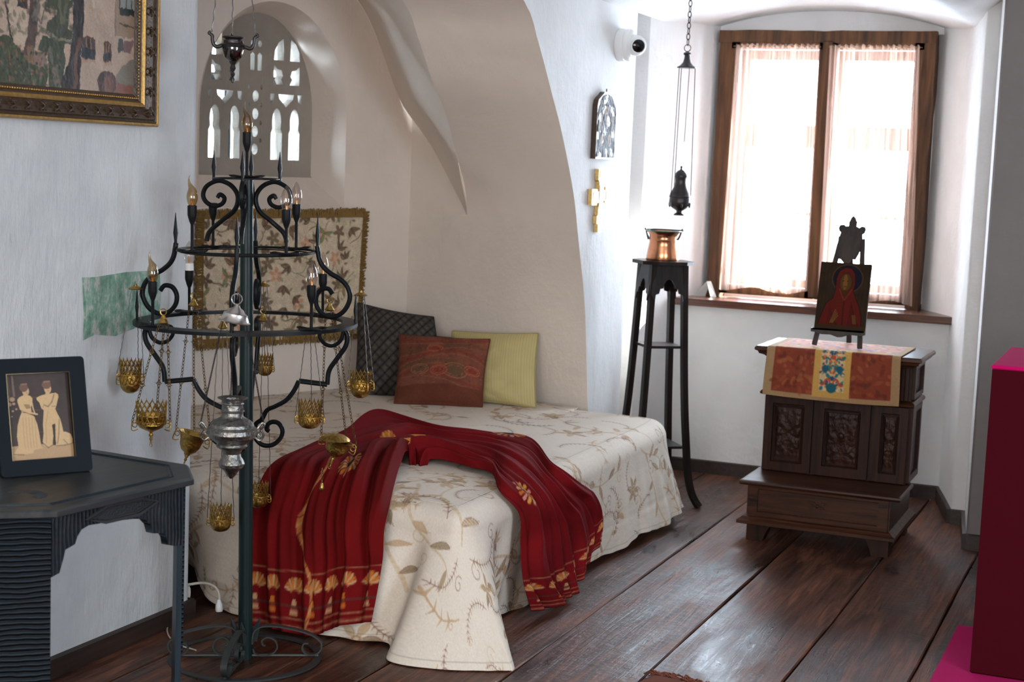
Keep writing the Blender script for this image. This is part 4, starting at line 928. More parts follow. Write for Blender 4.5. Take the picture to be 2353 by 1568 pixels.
Yr = np.where(inb, xf+.006-.012*np.sin(a)+.000, Yr); Zr = np.where(inb, .827-.012*(1-np.cos(a)), Zr); Yr = Yr-.004*smst((L-top_l)/.1)*(1+np.sin(U*11))
Yr = Yr-.010*smst((L-top_l)/.2); Zr = Zr-.006*np.sin(U*PI)*(L > top_l)*smst((L-top_l)/.2)
grid_obj('cloth', np.stack([X+.012*smst((L-top_l)/.2)*(U-.5), Yr, Zr], -1), M['runner'], rn, rc.sample(U*.56, (V*.60+.012)*.98), thick=.003)

# easel and icon
es = thing('easel', 'small dark wooden table easel with carved crest standing on the kneeler', 'easel', (-1.27, 6.75, .83), world=True)
def lr(z): return 6.665+(z-.83)*.36    # easel plane leaning back
for nm, x0, x1 in (('left', -1.372, -1.318), ('right', -1.178, -1.225)):
    b = B().obox((x0, lr(.83), .835), (x1, lr(1.30), 1.29), .020, .014, (0, 1, 0)); b.build('leg', M['easel_wood'], es)
B().obox((-1.268, 6.90, .832), (-1.275, lr(1.27)+.012, 1.27), .020, .014, (0, 1, 0)).build('leg', M['easel_wood'], es)
cre = [(-.052, 1.205), (-.03, 1.20), (-.015, 1.185), (-.004, 1.178), (.006, 1.188), (.016, 1.205), (.030, 1.202), (.040, 1.225), (.046, 1.25), (.044, 1.278), (.048, 1.292), (.045, 1.31), (.054, 1.316), (.058, 1.33), (.055, 1.343), (.040, 1.345), (.030, 1.338), (.016, 1.345), (.017, 1.362), (.008, 1.378), (0, 1.388), (-.009, 1.378), (-.016, 1.362), (-.015, 1.345), (-.028, 1.342), (-.038, 1.350), (-.053, 1.347), (-.058, 1.335), (-.053, 1.322), (-.046, 1.316), (-.050, 1.295), (-.054, 1.30), (-.052, 1.275), (-.050, 1.25)]
b = B(); b.prism([(-1.275+p[0], p[1]) for p in cre][::-1], -.010, .010, lambda u, v, d: (u, lr(v)+d, v)); b.build('crest', M['easel_wood'], es)
b = B(); led = [(-1.415, .908), (-1.185, .908), (-1.185, .893), (-1.20, .888), (-1.25, .890), (-1.28, .878), (-1.30, .876), (-1.33, .885), (-1.37, .884), (-1.40, .892), (-1.415, .893)]
led = [(p[0]+.026, p[1]) for p in led]; b.prism(led, -.035, -.018, lambda u, v, d: (u, lr(.9)+d+0, v)); b.box((-1.384, lr(.9)-.035, .902), (-1.164, lr(.9)-.004, .908)); b.build('ledge', M['easel_wood'], es)
ic = Canvas(.22, .29, 900, (.215, .16, .10)); ic.noise(.10, 60, 8)
for i in range(14): ic.stroke([(.016*i+.003, 0), (.016*i+.004*math.sin(i), .29)], .003, (.16, .12, .08), .5)
ic.ell(.122, .068, .066, .062, (.27, .17, .11)); ic.ell(.122, .068, .062, .058, (.10, .10, .16)); ic.stroke([(.122+.066*math.cos(t_/10), .068+.062*math.sin(t_/10)) for t_ in range(64)], .0025, (.40, .24, .15))
rob = [(.01, .29), (.018, .25), (.04, .18), (.068, .155), (.075, .12), (.074, .07), (.085, .035), (.11, .020), (.135, .022), (.153, .045), (.158, .09), (.152, .12), (.165, .15), (.185, .19), (.198, .24), (.20, .29)]
ic.poly(rob, (.40, .11, .075)); ic.stroke(rob, .0025, (.16, .06, .04))
ic.ell(.118, .082, .032, .044, (.30, .14, .08)); ic.ell(.116, .086, .024, .038, (.36, .24, .10)); ic.ell(.114, .084, .010, .034, (.52, .34, .15)); ic.poly([(.10, .12), (.13, .12), (.116, .165)], (.30, .17, .08))
ic.stroke([(.092, .115), (.116, .165), (.145, .115)], .005, (.50, .18, .10)); ic.stroke([(.116, .165), (.118, .285)], .005, (.28, .07, .05))
for k in range(9): ic.stroke([(.06+.004*k, .19+.012*k), (.05+.012*k, .285)], .0022, (.26, .07, .05)); ic.stroke([(.15+.003*k, .17+.010*k), (.14+.008*k, .285)], .0022, (.26, .07, .05))
for k in range(4): ic.stroke([(.065+.004*k, .262), (.085+.004*k, .205+.008*k)], .0035, (.50, .36, .16)); ic.stroke([(.165+.004*k, .262), (.158+.004*k, .225)], .003, (.45, .32, .14))
ic.stroke([(.108, .078), (.104, .08)], .003, (.12, .07, .04)); ic.stroke([(.126, .078), (.122, .08)], .003, (.12, .07, .04)); ic.stroke([(.110, .103), (.120, .103)], .003, (.38, .10, .07)); ic.poly([(0, .272), (.22, .272), (.22, .29), (0, .29)], (.26, .18, .10))
ic.grain(.05); ic.a = ic.a*.80  # whole face darkened: its backlit shade is put into the colour
ip = thing('icon', 'wooden icon of a red-robed haloed figure propped on the small easel', 'icon', (-1.295, lr(.91), .909), world=True)
nu, nv = 200, 260; U, V = np.meshgrid(np.linspace(0, 1, nu), np.linspace(0, 1, nv), indexing='ij')
zI = .909+.278*(1-V); yI = lr(.9)-.016+(zI-.9)*.36; XI = -1.380-.006*(1-V)+.217*U
grid_obj('painted_face', np.stack([XI, yI, zI], -1), M['icon'], ip, ic.sample(U*.22, V*.289))
b = B(); b.add([(-1.380, lr(.9)-.0145+.003, .909), (-1.163, lr(.9)-.0145+.003, .909), (-1.169, lr(.9)-.0145+.103, 1.187), (-1.386, lr(.9)-.0145+.103, 1.187), (-1.380, lr(.9)-.001+.003, .905), (-1.163, lr(.9)-.001+.003, .905), (-1.169, lr(.9)-.001+.103, 1.183), (-1.386, lr(.9)-.001+.103, 1.183)], [(0, 3, 2, 1), (4, 5, 6, 7), (0, 1, 5, 4), (1, 2, 6, 5), (2, 3, 7, 6), (3, 0, 4, 7)]); b.build('panel', M['easel_wood'], ip)

# ================================================================== PLANT STAND
ps = thing('plant_stand', 'tall dark splay-legged plant stand between the bed and the window', 'stand', (-2.161, 6.974, 0), world=True)
er = np.array([.956, .293]); ev = np.array([-.293, .956]); C0 = np.array([-2.161, 6.974])
RD_ = er*.918-ev*.397; LD = -RD_; FD = -er*.397-ev*.918; BD = -FD
def sp_pt(d, r, z): return (C0[0]+d[0]*r, C0[1]+d[1]*r, z)
lp = [(.243, .004), (.222, .03), (.200, .07), (.183, .13), (.172, .20), (.158, .33), (.146, .45), (.134, .62), (.124, .80), (.114, 1.0), (.109, 1.12)]
for d in (RD_, LD, FD, BD):
    pth = [sp_pt(d, r, z) for r, z in catmull(lp, 4)]; up = np.array([d[0], d[1], 0]); b = B()
    b.tube(pth, [.019]*len(pth), 4, flat=tuple(up*.7071+np.array([-d[1], d[0], 0])*.7071)); b.build('leg', M['black_wood'], ps, 30)
def ply(r, n=4, cut=.0, rot=0):
    "square with corners on the leg diagonals, corners clipped"
    D = [RD_, BD, LD, FD]; out_ = []
    for i in range(4):
        a, p, q = D[i]*r, D[i-1]*r, D[(i+1) % 4]*r
        out_ += [a+(p-a)*cut, a+(q-a)*cut] if cut else [a]
    return [(C0[0]+p[0], C0[1]+p[1]) for p in out_]
tpts = ply(.178, cut=.22); b = B(); b.prism(tpts, 1.122, 1.138, lambda u, v, d: (u, v, d)); b.build('top', M['black_wood'], ps)
for r, z in ((.122, .735), (.152, .268)): b = B(); b.prism(ply(r, cut=.06), z, z+.012, lambda u, v, d: (u, v, d)); b.build('shelf', M['black_wood'], ps)
D = [RD_, BD, LD, FD]
for i in range(4):
    a, c = D[i-1], D[i]; n_ = (a+c)/2; n_ = n_/np.linalg.norm(n_); tdir = (c-a)/np.linalg.norm(c-a)
    W_ = .076
    L = [(-W_, 1.122), (W_, 1.122), (W_+.012, .985), (W_-.006, .955), (W_-.010, .985), (.050, .99), (.044, 1.012), (.030, 1.014), (.026, 1.03), (.014, 1.05), (0, 1.056), (-.014, 1.05), (-.026, 1.03), (-.030, 1.014), (-.044, 1.012), (-.050, .99), (-W_+.010, .985), (-W_+.006, .955), (-W_-.012, .985)]
    def fnp(u, v, dd, n_=n_, tdir=tdir):
        o = .079+(1.122-v)*.10+dd; return (C0[0]+n_[0]*o+tdir[0]*u, C0[1]+n_[1]*o+tdir[1]*u, v)
    ap = flat2d([L], .012, fnp).build('arched_apron', M['black_wood'], ps)
    g_ = B()
    for k in range(-4, 5):
        a_ = math.radians(90+k*17); p0 = fnp(.018*math.cos(a_), 1.058+.010*math.sin(a_), .009); p1 = fnp(.040*math.cos(a_), 1.058+.030*math.sin(a_), .009); g_.tube([p0, p1], [.0018, .003], 5)
    g_.tube([fnp(.046*math.cos(math.radians(t_)), 1.052+.038*math.sin(math.radians(t_)), .008) for t_ in range(0, 181, 12)], .0022, 5); g_.build('fan_carving', M['black_wood'], ap)
pot = thing('copper_pot', 'copper pot with flared rim and hinged handle on top of the dark plant stand', 'pot', (-2.163, 6.965, 1.139))
B().lathe([(0, 0), (.074, 0), (.0755, .004), (.071, .035), (.066, .065), (.0625, .085), (.065, .092), (.0625, .098), (.064, .112), (.068, .122), (.080, .132), (.083, .136), (.080, .137), (.066, .124), (.060, .112), (.058, .09), (.068, .01), (0, .008)], 40).build('body', M['copper'], pot, 35)
B().torus((0, 0, .1355), .081, .003, n=40).build('rim', plain('tinned_green_rim', (.10, .22, .20), .35, .8), pot, 60)
hb_ = B(); hd = Vector((er[0], er[1], 0)); vd = Vector((ev[0], ev[1], 0))
for sg in (-1, 1): hb_.box((0, 0, 0), (0, 0, 0)) if False else hb_.tube([tuple(hd*sg*.066+Vector((0, 0, .095))), tuple(hd*sg*.073+Vector((0, 0, .11))), tuple(hd*sg*.086+Vector((0, 0, .148)))], [.006, .005, .003], 6)
hb_.tube([tuple(hd*(.088*math.cos(math.radians(t_)))+vd*(.055*math.sin(math.radians(t_)))+Vector((0, 0, .140+.012*math.sin(math.radians(t_))*0))) for t_ in range(0, 181, 10)], .0028, 6); hb_.build('handle', M['darkmetal'], pot, 60)

# ================================================================== CHAINS AND HANGING THINGS
def chain(b, p, q, link=.012, r=.0011, sag=0., n_=8, k=4, aspect=.55):
    p = Vector(p); q = Vector(q); L = (q-p).length; m = max(2, int(L/(link*.80))); d = (q-p).normalized(); s1 = d.orthogonal().normalized(); s2 = d.cross(s1)
    for i in range(m):
        t_ = (i+.5)/m; c = p.lerp(q, t_)+Vector((0, 0, -sag*4*t_*(1-t_))); a = s1 if i % 2 else s2
        b.tube([c+d*(link*.5*math.cos(2*PI*j/n_))+a*(link*.5*aspect*math.sin(2*PI*j/n_)) for j in range(n_)], r, k, True)
    return b
cz = thing('censer', 'dark bronze censer hanging on long rods before the bright window reveal', 'censer', (-2.14, 7.12, 1.345), world=True)
cX, cY = -2.14, 7.12
b = B(); b.lathe([(0, 0), (.026, 0), (.024, .006), (.013, .014), (.014, .022), (.034, .034), (.047, .048), (.050, .062), (.049, .078), (.047, .084)], 24, (cX, cY, 1.345)); b.build('bowl', M['darkmetal'], cz, 35)
b = B(); b.lathe([(.050, .084), (.051, .090), (.048, .094), (.046, .104), (.038, .118), (.030, .135), (.026, .155), (.027, .172), (.031, .180), (.030, .188), (.024, .200), (.014, .210), (.006, .214), (.005, .222), (.007, .228), (0, .234)], 24, (cX, cY, 1.345)); b.build('lid', M['darkmetal'], cz, 35)
for k in range(6): a = k*PI/3; B().lathe([(0, -.004), (.004, 0), (.006, .012), (.005, .02), (0, .024)], 8, (cX+.048*math.cos(a), cY+.048*math.sin(a), 1.385)).build('lobe', M['darkmetal'], cz, 50)
for k, a in enumerate((.4, 2.5, 4.0)):
    b = B().tube([(cX+.050*math.cos(a), cY+.050*math.sin(a), 1.43), (cX+.040*math.cos(a), cY+.040*math.sin(a), 2.035)], .0018, 5); b.build('suspension_rod', M['darkmetal'], cz)
B().tube([(cX, cY, 1.575), (cX+.006, cY, 1.63), (cX+.014, cY, 2.03)], .0015, 5).build('lid_chain', M['darkmetal'], cz)
b = B(); b.lathe([(.044, 2.030), (.045, 2.034), (.030, 2.042), (.018, 2.056), (.013, 2.075), (.012, 2.088), (.018, 2.093), (.017, 2.099), (.008, 2.104), (0, 2.106)], 20, (cX, cY, 0)); b.torus((cX, cY, 2.122), .016, .0022, (0, 1, 0)); b.build('cap', M['darkmetal'], cz, 35)
b = chain(B(), (cX, cY, 2.136), (cX+.004, cY, 2.44), .030, .0024, n_=10, k=5); b.build('chain', M['darkmetal'], cz, 60)

# cctv camera on the arch wall
cc_ = thing('security_camera', 'white dome security camera fixed high on the wall beside the alcove arch', 'camera', (-2.418, 6.955, 2.12), world=True)
B().lathe([(.073, 0), (.075, .004), (.074, .030), (.070, .034), (.070, .038), (.074, .042), (.072, .060), (.060, .070), (0, .072)], 32, (-2.419, 6.955, 2.12), (1, 0, 0)).build('base', M['white_pl'], cc_, 35)
hd_ = Vector((.55, -.80, -.12)).normalized(); hc = Vector((-2.335, 6.945, 2.118))
B().lathe([(.048*math.sin(math.radians(t_)), -.048*math.cos(math.radians(t_))) for t_ in range(0, 150, 10)]+[(.026, .036), (.030, .035), (.030, .046), (.034, .046), (.034, .034)], 28, hc, hd_).build('housing', M['white_pl'], cc_, 35)
B().lathe([(0, .030), (.029, .030), (.029, .042), (.020, .047), (0, .049)], 24, hc, hd_).build('lens', M['black_gloss'], cc_, 40)

# arched icon plaque and cross on the same wall
aw = thing('arched_icon', 'arched dark carved wall plaque with small gilded figures in niches', 'icon', (-2.419, 6.757, 1.59), world=True)
aL = [(6.632, 1.592), (6.885, 1.592), (6.885, 1.83), (6.872, 1.855), (6.845, 1.868), (6.82, 1.880), (6.795, 1.892), (6.757, 1.895), (6.72, 1.892), (6.70, 1.880), (6.672, 1.868), (6.645, 1.855), (6.632, 1.83)]
flat2d([aL], .024, lambda u, v, d: (-2.406+d, u, v)).build('panel', M['frame_brown'], aw)
pc = Canvas(.25, .30, 700, (.24, .17, .17)); 
for k in range(260): pc.ell(r_.uniform(0, .25), r_.uniform(0, .3), .006, .002, ((.36, .27, .27), (.14, .09, .09), (.42, .33, .30))[k % 3], .7, r_.uniform(0, 3))
for x, y, w_, h_ in ((.04, .12, .014, .055), (.123, .10, .026, .045), (.208, .12, .014, .055), (.075, .215, .026, .03), (.175, .215, .026, .03)):
    pc.ell(x, y, w_*1.25, h_*1.2, (.15, .10, .09)); pc.ell(x, y, w_, h_, (.80, .66, .38)); pc.ell(x, y-h_*.4, w_*.4, h_*.25, (.45, .28, .16)); pc.poly([(x-w_*.5, y-h_*.1), (x+w_*.5, y-h_*.1), (x+w_*.6, y+h_*.8), (x-w_*.6, y+h_*.8)], (.48, .35, .28))
pc.a *= np.array([.52, .44, .42])
nu, nv = 90, 110; U, V = np.meshgrid(np.linspace(0, 1, nu), np.linspace(0, 1, nv), indexing='ij')
topz = np.interp(U, [0, .04, .16, .3, .5, .7, .84, .96, 1], [1.81, 1.84, 1.86, 1.878, 1.884, 1.878, 1.86, 1.84, 1.81])
grid_obj('painted_relief', np.stack([-2.393+.0025*fbm(U*9, V*11, 3, 2), 6.640+.237*U, topz+(1.60-topz)*V], -1), M['icon2'], aw, pc.sample(U*.25, V*.3))
B().tube([(-2.40, 6.757, 1.893), (-2.40, 6.757, 1.908)], .003, 6).build('hanger', M['darkmetal'], aw)
cw = thing('gilded_cross', 'small gilded cross with stepped ends below the arched plaque', 'cross', (-2.419, 6.745, 1.27), world=True)
XL = [(6.70, 1.547), (6.785, 1.547), (6.785, 1.50), (6.775, 1.497), (6.775, 1.452), (6.80, 1.452), (6.80, 1.466), (6.868, 1.466), (6.868, 1.395), (6.80, 1.395), (6.80, 1.405), (6.775, 1.405), (6.775, 1.34), (6.785, 1.335), (6.785, 1.30), (6.765, 1.298), (6.765, 1.262), (6.72, 1.262), (6.72, 1.298), (6.70, 1.30), (6.70, 1.335), (6.715, 1.34), (6.715, 1.395), (6.69, 1.395), (6.69, 1.385), (6.622, 1.385), (6.622, 1.456), (6.69, 1.456), (6.69, 1.446), (6.715, 1.446), (6.715, 1.49), (6.70, 1.497)]
flat2d([XL], .020, lambda u, v, d: (-2.408+d, u, v)).build('body', M['gold_cross'], cw)
b = B()
for y, z, w_, h_ in ((6.743, 1.525, .03, .016), (6.66, 1.42, .026, .024), (6.83, 1.43, .026, .024), (6.743, 1.425, .028, .05), (6.743, 1.318, .03, .012)): b.prism([(y-w_, z-h_), (y+w_, z-h_), (y+w_, z+h_), (y-w_, z+h_)], -2.399, -2.396, lambda u, v, d: (d, u, v))
b.build('painted_inset', plain('ivory_inset', (.72, .58, .42), .5), cw)
# small tented card on the sill
cdn = thing('tent_card', 'small folded card standing on the left end of the window sill', 'card', (-2.235, 7.95, .905), world=True)
b = B(); b.add([(-2.28, 7.93, .905), (-2.23, 7.97, .905), (-2.215, 7.94, .985), (-2.20, 7.96, .985)], [(0, 1, 3, 2)]); b.add([(-2.215, 7.94, .985), (-2.20, 7.96, .985), (-2.17, 7.975, .905), (-2.19, 7.935, .905)], [(0, 1, 2, 3)]); o_ = b.build('card', M['enamel'], cdn); m_ = o_.modifiers.new('t', 'SOLIDIFY'); m_.thickness = .003

# ================================================================== PLINTH, CARPET, RUG
pl = thing('plinth', 'tall dark red velvet plinth with a bright magenta top, cut by the right edge', 'plinth', (-.2, 5.3, 0), world=True)
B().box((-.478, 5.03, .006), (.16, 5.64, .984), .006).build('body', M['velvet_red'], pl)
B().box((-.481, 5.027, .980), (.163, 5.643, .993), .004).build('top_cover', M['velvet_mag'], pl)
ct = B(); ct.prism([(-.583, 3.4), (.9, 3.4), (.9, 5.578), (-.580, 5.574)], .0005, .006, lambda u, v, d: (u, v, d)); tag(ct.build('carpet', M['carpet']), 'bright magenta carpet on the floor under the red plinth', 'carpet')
rg = thing('rug', 'brown woven rug with a ragged fringe, just entering at the bottom edge', 'rug', (-1.2, 4.2, 0), world=True)
ra, rb = np.array([-1.400, 4.530]), np.array([-1.02, 4.46]); dn = np.array([-.18, -.98])
nu, nv = 40, 60; U, V = np.meshgrid(np.linspace(0, 1, nu), np.linspace(0, 1, nv), indexing='ij')
Pr = ra+(rb-ra)*U[..., None]+dn*V[..., None]*1.2+np.array([.05, -.035])
grid_obj('weave', np.concatenate([Pr, (.011+.002*np.sin(U*9+V*20))[..., None]], -1), M['rug'], rg, thick=.008)
b = B(); r3 = np.random.default_rng(3)
for i in range(130):
    q = i/129; p = ra+(rb-ra)*q+np.array([.05, -.035]); a = np.array([-.12+r3.normal(0, .35), .04+abs(r3.normal(0, .012))*8]); a = a/np.linalg.norm(a)*r3.uniform(.03, .06)
    b.tube([(p[0], p[1], .012), (p[0]+a[0]*.5, p[1]+a[1]*.5, .016+r3.uniform(0, .008)), (p[0]+a[0], p[1]+a[1], .006)], [.003, .0025, .0015], 4)
o_ = b.build('fringe', M['rug'], rg); o_['kind'] = 'stuff'
# ================================================================== CANDELABRA STAND
SX, SY = -2.527, 4.053; ER = Vector((.849, .529, 0)).normalized(); EV = Vector((-ER.y, ER.x, 0))
root = thing('candelabra', 'tall black wrought iron candelabra stand with rings of candle bulbs', 'candelabra', (SX+ER.x*-.012, SY+ER.y*-.012, 0))
root.matrix_world = Matrix.Translation(root.location) @ Matrix.Rotation(-.017, 4, EV) @ Matrix(((ER.x, EV.x, 0, 0), (ER.y, EV.y, 0, 0), (0, 0, 1, 0), (0, 0, 0, 1)))
def part(b, name, mat, parent=root, smooth=40): return b.build(name, mat, parent, smooth)
def RZ(p):  # drawing units -> (r, z)
    x, y = p; return (abs(x-567.5)/757., float(np.interp(y, [250, 408, 575, 740, 990, 1200], [1.687, 1.481, 1.264, 1.047, .713, .429])))
A0 = [-7, 83, 173, 263]
def arm_pts(px, ang, n=5, flip=False):
    a = math.radians(ang); out_ = []
    for r, z in catmull([RZ(p) for p in px], n): out_.append((r*math.cos(a), r*math.sin(a), z))
    return out_
part(B().lathe([(0, 0), (.0215, 0), (.0215, .60), (.0205, .90), (.0195, 1.30), (.0185, 1.475), (.012, 1.48), (0, 1.48)], 28), 'pole', M['iron_green'])
ring = B(); v = []; f = []; n = 72
for i in range(n):
    a = 2*PI*i/n
    for r, z in ((.335, 1.040), (.335, 1.050), (.290, 1.052), (.290, 1.042)): v.append((r*math.cos(a), r*math.sin(a), z))
for i in range(n):
    for j in range(4): f.append((4*i+j, 4*((i+1) % n)+j, 4*((i+1) % n)+(j+1) % 4, 4*i+(j+1) % 4))
ring.add(v, f); part(ring, 'lower_ring', M['iron'], smooth=30)
b = B(); b.torus((0, 0, 1.262), .205, .004, n=56); b.torus((0, 0, 1.256), .190, .002, n=56); part(b, 'middle_ring', M['iron'])
b = B(); b.torus((0, 0, 1.478), .098, .0022, n=40); part(b, 'upper_ring', M['iron'])
up_px = [(477, 556), (480, 542), (488, 529), (514, 506), (536, 488), (546, 469), (546, 447), (532, 427), (510, 417), (492, 420), (475, 432), (469, 451), (477, 467), (495, 475), (512, 469), (517, 456), (507, 448), (501, 456)]
mid_px = [(408, 562), (406, 575), (402, 594), (393, 610), (376, 625), (355, 637), (338, 655), (332, 678), (338, 699), (351, 716), (371, 725), (392, 720), (407, 702), (409, 680), (399, 663), (382, 660), (372, 672)]
low_px = [(345, 752), (337, 768), (341, 792), (360, 820), (378, 848), (382, 880)]
low2 = [(382, 880), (447, 873)]
low3 = [(447, 873), (459, 897), (476, 918), (500, 932), (520, 942)]
inr = [(345, 752), (352, 778), (370, 791), (388, 787), (400, 772), (398, 757), (388, 752)]
for k, ang in enumerate(A0):
    part(B().tube(arm_pts(up_px, ang), [.0075]*78+[.0075-.00025*i for i in range(8)], 6), 'upper_scroll', M['iron'], smooth=60)
    part(B().tube(arm_pts(mid_px, ang), .0078, 6), 'middle_scroll', M['iron'], smooth=60)
    b = B(); b.tube(arm_pts(low_px, ang), .0078, 6); b.tube([*arm_pts(low2, ang, 1)], .0078, 6)
    rr = [(r_, z_) for r_, z_ in [RZ(p) for p in low3]]+[(.048, .750), (.030, .735), (.026, .710), (.030, .690), (.045, .673), (.066, .668), (.088, .675), (.106, .695), (.110, .718), (.098, .738), (.080, .742), (.066, .734), (.062, .720), (.070, .712)]
    a = math.radians(ang); b.tube([(r*math.cos(a), r*math.sin(a), z) for r, z in catmull(rr, 5)], .0075, 6); part(b, 'lower_scroll', M['iron'], smooth=60)
    part(B().tube(arm_pts(inr, ang), .0065, 6), 'ring_scroll', M['iron'], smooth=60)
    def spike(r, z0, z1, rr=.0075):
        x, y = r*math.cos(a), r*math.sin(a); B_ = B().tube([(x, y, z0), (x, y, z0+(z1-z0)*.25), (x, y, z0+(z1-z0)*.45), (x, y, z1)], [rr*.7, rr*.6, rr, .0008], 6); return part(B_, 'spike', M['iron'], smooth=50)
    spike(.098, 1.47, 1.560); spike(.212, 1.262, 1.372); spike(.328, 1.045, 1.138, .006)
# drip plates, holders and bulbs
def plate(x, y, z, r=.036):
    b = B(); v = [(x, y, z+.002)]; m = 20; f = []
    for i in range(m):
        a = 2*PI*i/m; q = r*(1+.14*math.sin(5*a+x*40)); v.append((x+q*.75*math.cos(a), y+q*.75*math.sin(a), z)); v.append((x+q*math.cos(a), y+q*math.sin(a), z+.005+.003*math.sin(3*a)))
    for i in range(m):
        j = (i+1) % m; f += [(0, 1+2*i, 1+2*j), (1+2*i, 2+2*i, 2+2*j, 1+2*j)]
    b.add(v, f); o = part(b, 'drip_plate', M['iron'], smooth=30); md = o.modifiers.new('t', 'SOLIDIFY'); md.thickness = .002; return o
def bulb(x, y, z, kind, par):
    if kind == 'flame':
        P_ = [(.0, 0), (.010, .001), (.0155, .016), (.0165, .026), (.0140, .040), (.0095, .053), (.0050, .064), (.0030, .074), (.0016, .084), (.0, .092)]
    else: P_ = [(.0, 0), (.010, .001), (.0155, .014), (.0170, .026), (.0150, .042), (.0100, .056), (.0045, .066), (.0, .072)]
    P_ = catmull(P_, 3); b = B().lathe([(max(0, p[0]), p[1]) for p in P_], 20)
    if kind == 'flame':
        for i, p in enumerate(b.v): t_ = max(0, (p[2]-.05)/.042); b.v[i] = (p[0]-.009*math.sin(t_*2.6), p[1], p[2])
    b.v = [(p[0]+x, p[1]+y, p[2]+z) for p in b.v]
    o = b.build('bulb', M['bulb_amber'] if kind == 'flame' else M['bulb_clear'], par, 80)
    fb_ = B()
    for k in range(4): a = k*PI/2+.4; fb_.tube([(x+.002*math.cos(a), y+.002*math.sin(a), z+.004), (x+.005*math.cos(a), y+.005*math.sin(a), z+.020), (x+.0035*math.cos(a), y+.0035*math.sin(a), z+.044)], .0007, 4)
    fb_.tube([(x, y, z), (x, y, z+.012)], .003, 6); fb_.build('filament', M['wire'], par)
    return o
def holder(x, y, z, stem, kind, hh=.055, white=False, name='candle_holder'):
    z0 = z+.003
    b = B().lathe([(0, 0), (.0045, 0), (.0045, stem), (.0085, stem+.010), (.0115, stem+.020), (.0135, stem+.028), (.0135, stem+hh), (.011, stem+hh+.001), (0, stem+hh+.001)], 16, (x, y, z0))
    h = part(b, name, M['holder'], smooth=35)
    if white: B().lathe([(0, 0), (.0135, 0), (.0135, .022), (.010, .024), (0, .024)], 16, (x, y, z0+stem+hh)).build('white_collar', M['white_pl'], h, 35)
    if kind: bulb(x, y, z0+stem+hh+(.022 if white else 0), kind, h)
    return h
plate(0, 0, 1.481, .050); holder(0, 0, 1.482, .072, 'flame', .058)
for x, y, z, st_, kd, wh in ((-.156, -.118, 1.262, .078, 'flame', 0), (-.104, .160, 1.262, .078, None, 0), (.115, -.155, 1.262, .072, 'clear', 0), (.150, .120, 1.262, .080, 'clear', 0),
                             (-.266, -.160, 1.050, .070, 'flame', 0), (-.180, .245, 1.050, .075, 'clear', 1), (.187, -.235, 1.050, .070, 'clear', 0), (.236, .185, 1.050, .072, 'clear', 0)):
    plate(x, y, z, .042); holder(x, y, z, st_, kd, .055, bool(wh))
# base: floor ring, cross bar and four scrolled legs
b = B(); v = []; f = []; n = 64
for i in range(n):
    a = 2*PI*i/n
    for r, z in ((.236, .0), (.236, .006), (.214, .006), (.214, .0)): v.append((r*math.cos(a), r*math.sin(a), z))
for i in range(n):
    for j in range(4): f.append((4*i+j, 4*((i+1) % n)+j, 4*((i+1) % n)+(j+1) % 4, 4*i+(j+1) % 4))
b.add(v, f); part(b, 'base_ring', M['base_iron'], smooth=30)
for ang in (-5, 88, 175, 255):
    a = math.radians(ang); sd = (-math.sin(a), math.cos(a), 0)
    def ribbon(pts, w, t_, name):
        P_ = [(r*math.cos(a), r*math.sin(a), z) for r, z in catmull(pts, 6)]; b = B(); v = []; f = []
        for i, p in enumerate(P_):
            q = Vector(P_[min(i+1, len(P_)-1)])-Vector(P_[max(i-1, 0)]); q.normalize(); nn_ = Vector(sd).cross(q)
            for s1, s2 in ((-1, -1), (1, -1), (1, 1), (-1, 1)): v.append(tuple(Vector(p)+Vector(sd)*(w/2*s1)+nn_*(t_/2*s2)))
        for i in range(len(P_)-1):
            for j in range(4): f.append((4*i+j, 4*i+(j+1) % 4, 4*i+4+(j+1) % 4, 4*i+4+j))
        f += [(3, 2, 1, 0), tuple(4*(len(P_)-1)+j for j in range(4))]; b.add(v, f); return part(b, name, M['base_iron'], smooth=35)
    ribbon([(.022, .045), (.024, .075), (.035, .093), (.058, .102), (.10, .101), (.155, .090), (.205, .074), (.232, .052), (.233, .028), (.215, .012), (.190, .013), (.176, .028), (.180, .046), (.194, .048)], .020, .005, 'base_scroll')
    ribbon([(.024, .03), (.030, .014), (.055, .008), (.082, .013), (.098, .032), (.092, .055), (.070, .066), (.052, .056), (.054, .042), (.062, .040)], .012, .0045, 'base_curl')
    part(B().tube([(.02*math.cos(a), .02*math.sin(a), .008), (.225*math.cos(a), .225*math.sin(a), .008)], .005, 6), 'floor_bar', M['base_iron'])
    part(B().tube([(.024*math.cos(a), .024*math.sin(a), .055), (.034*math.cos(a), .034*math.sin(a), .095), (.046*math.cos(a), .046*math.sin(a), .128)], [.012, .010, .001], 4), 'leaf_finial', M['base_iron'])

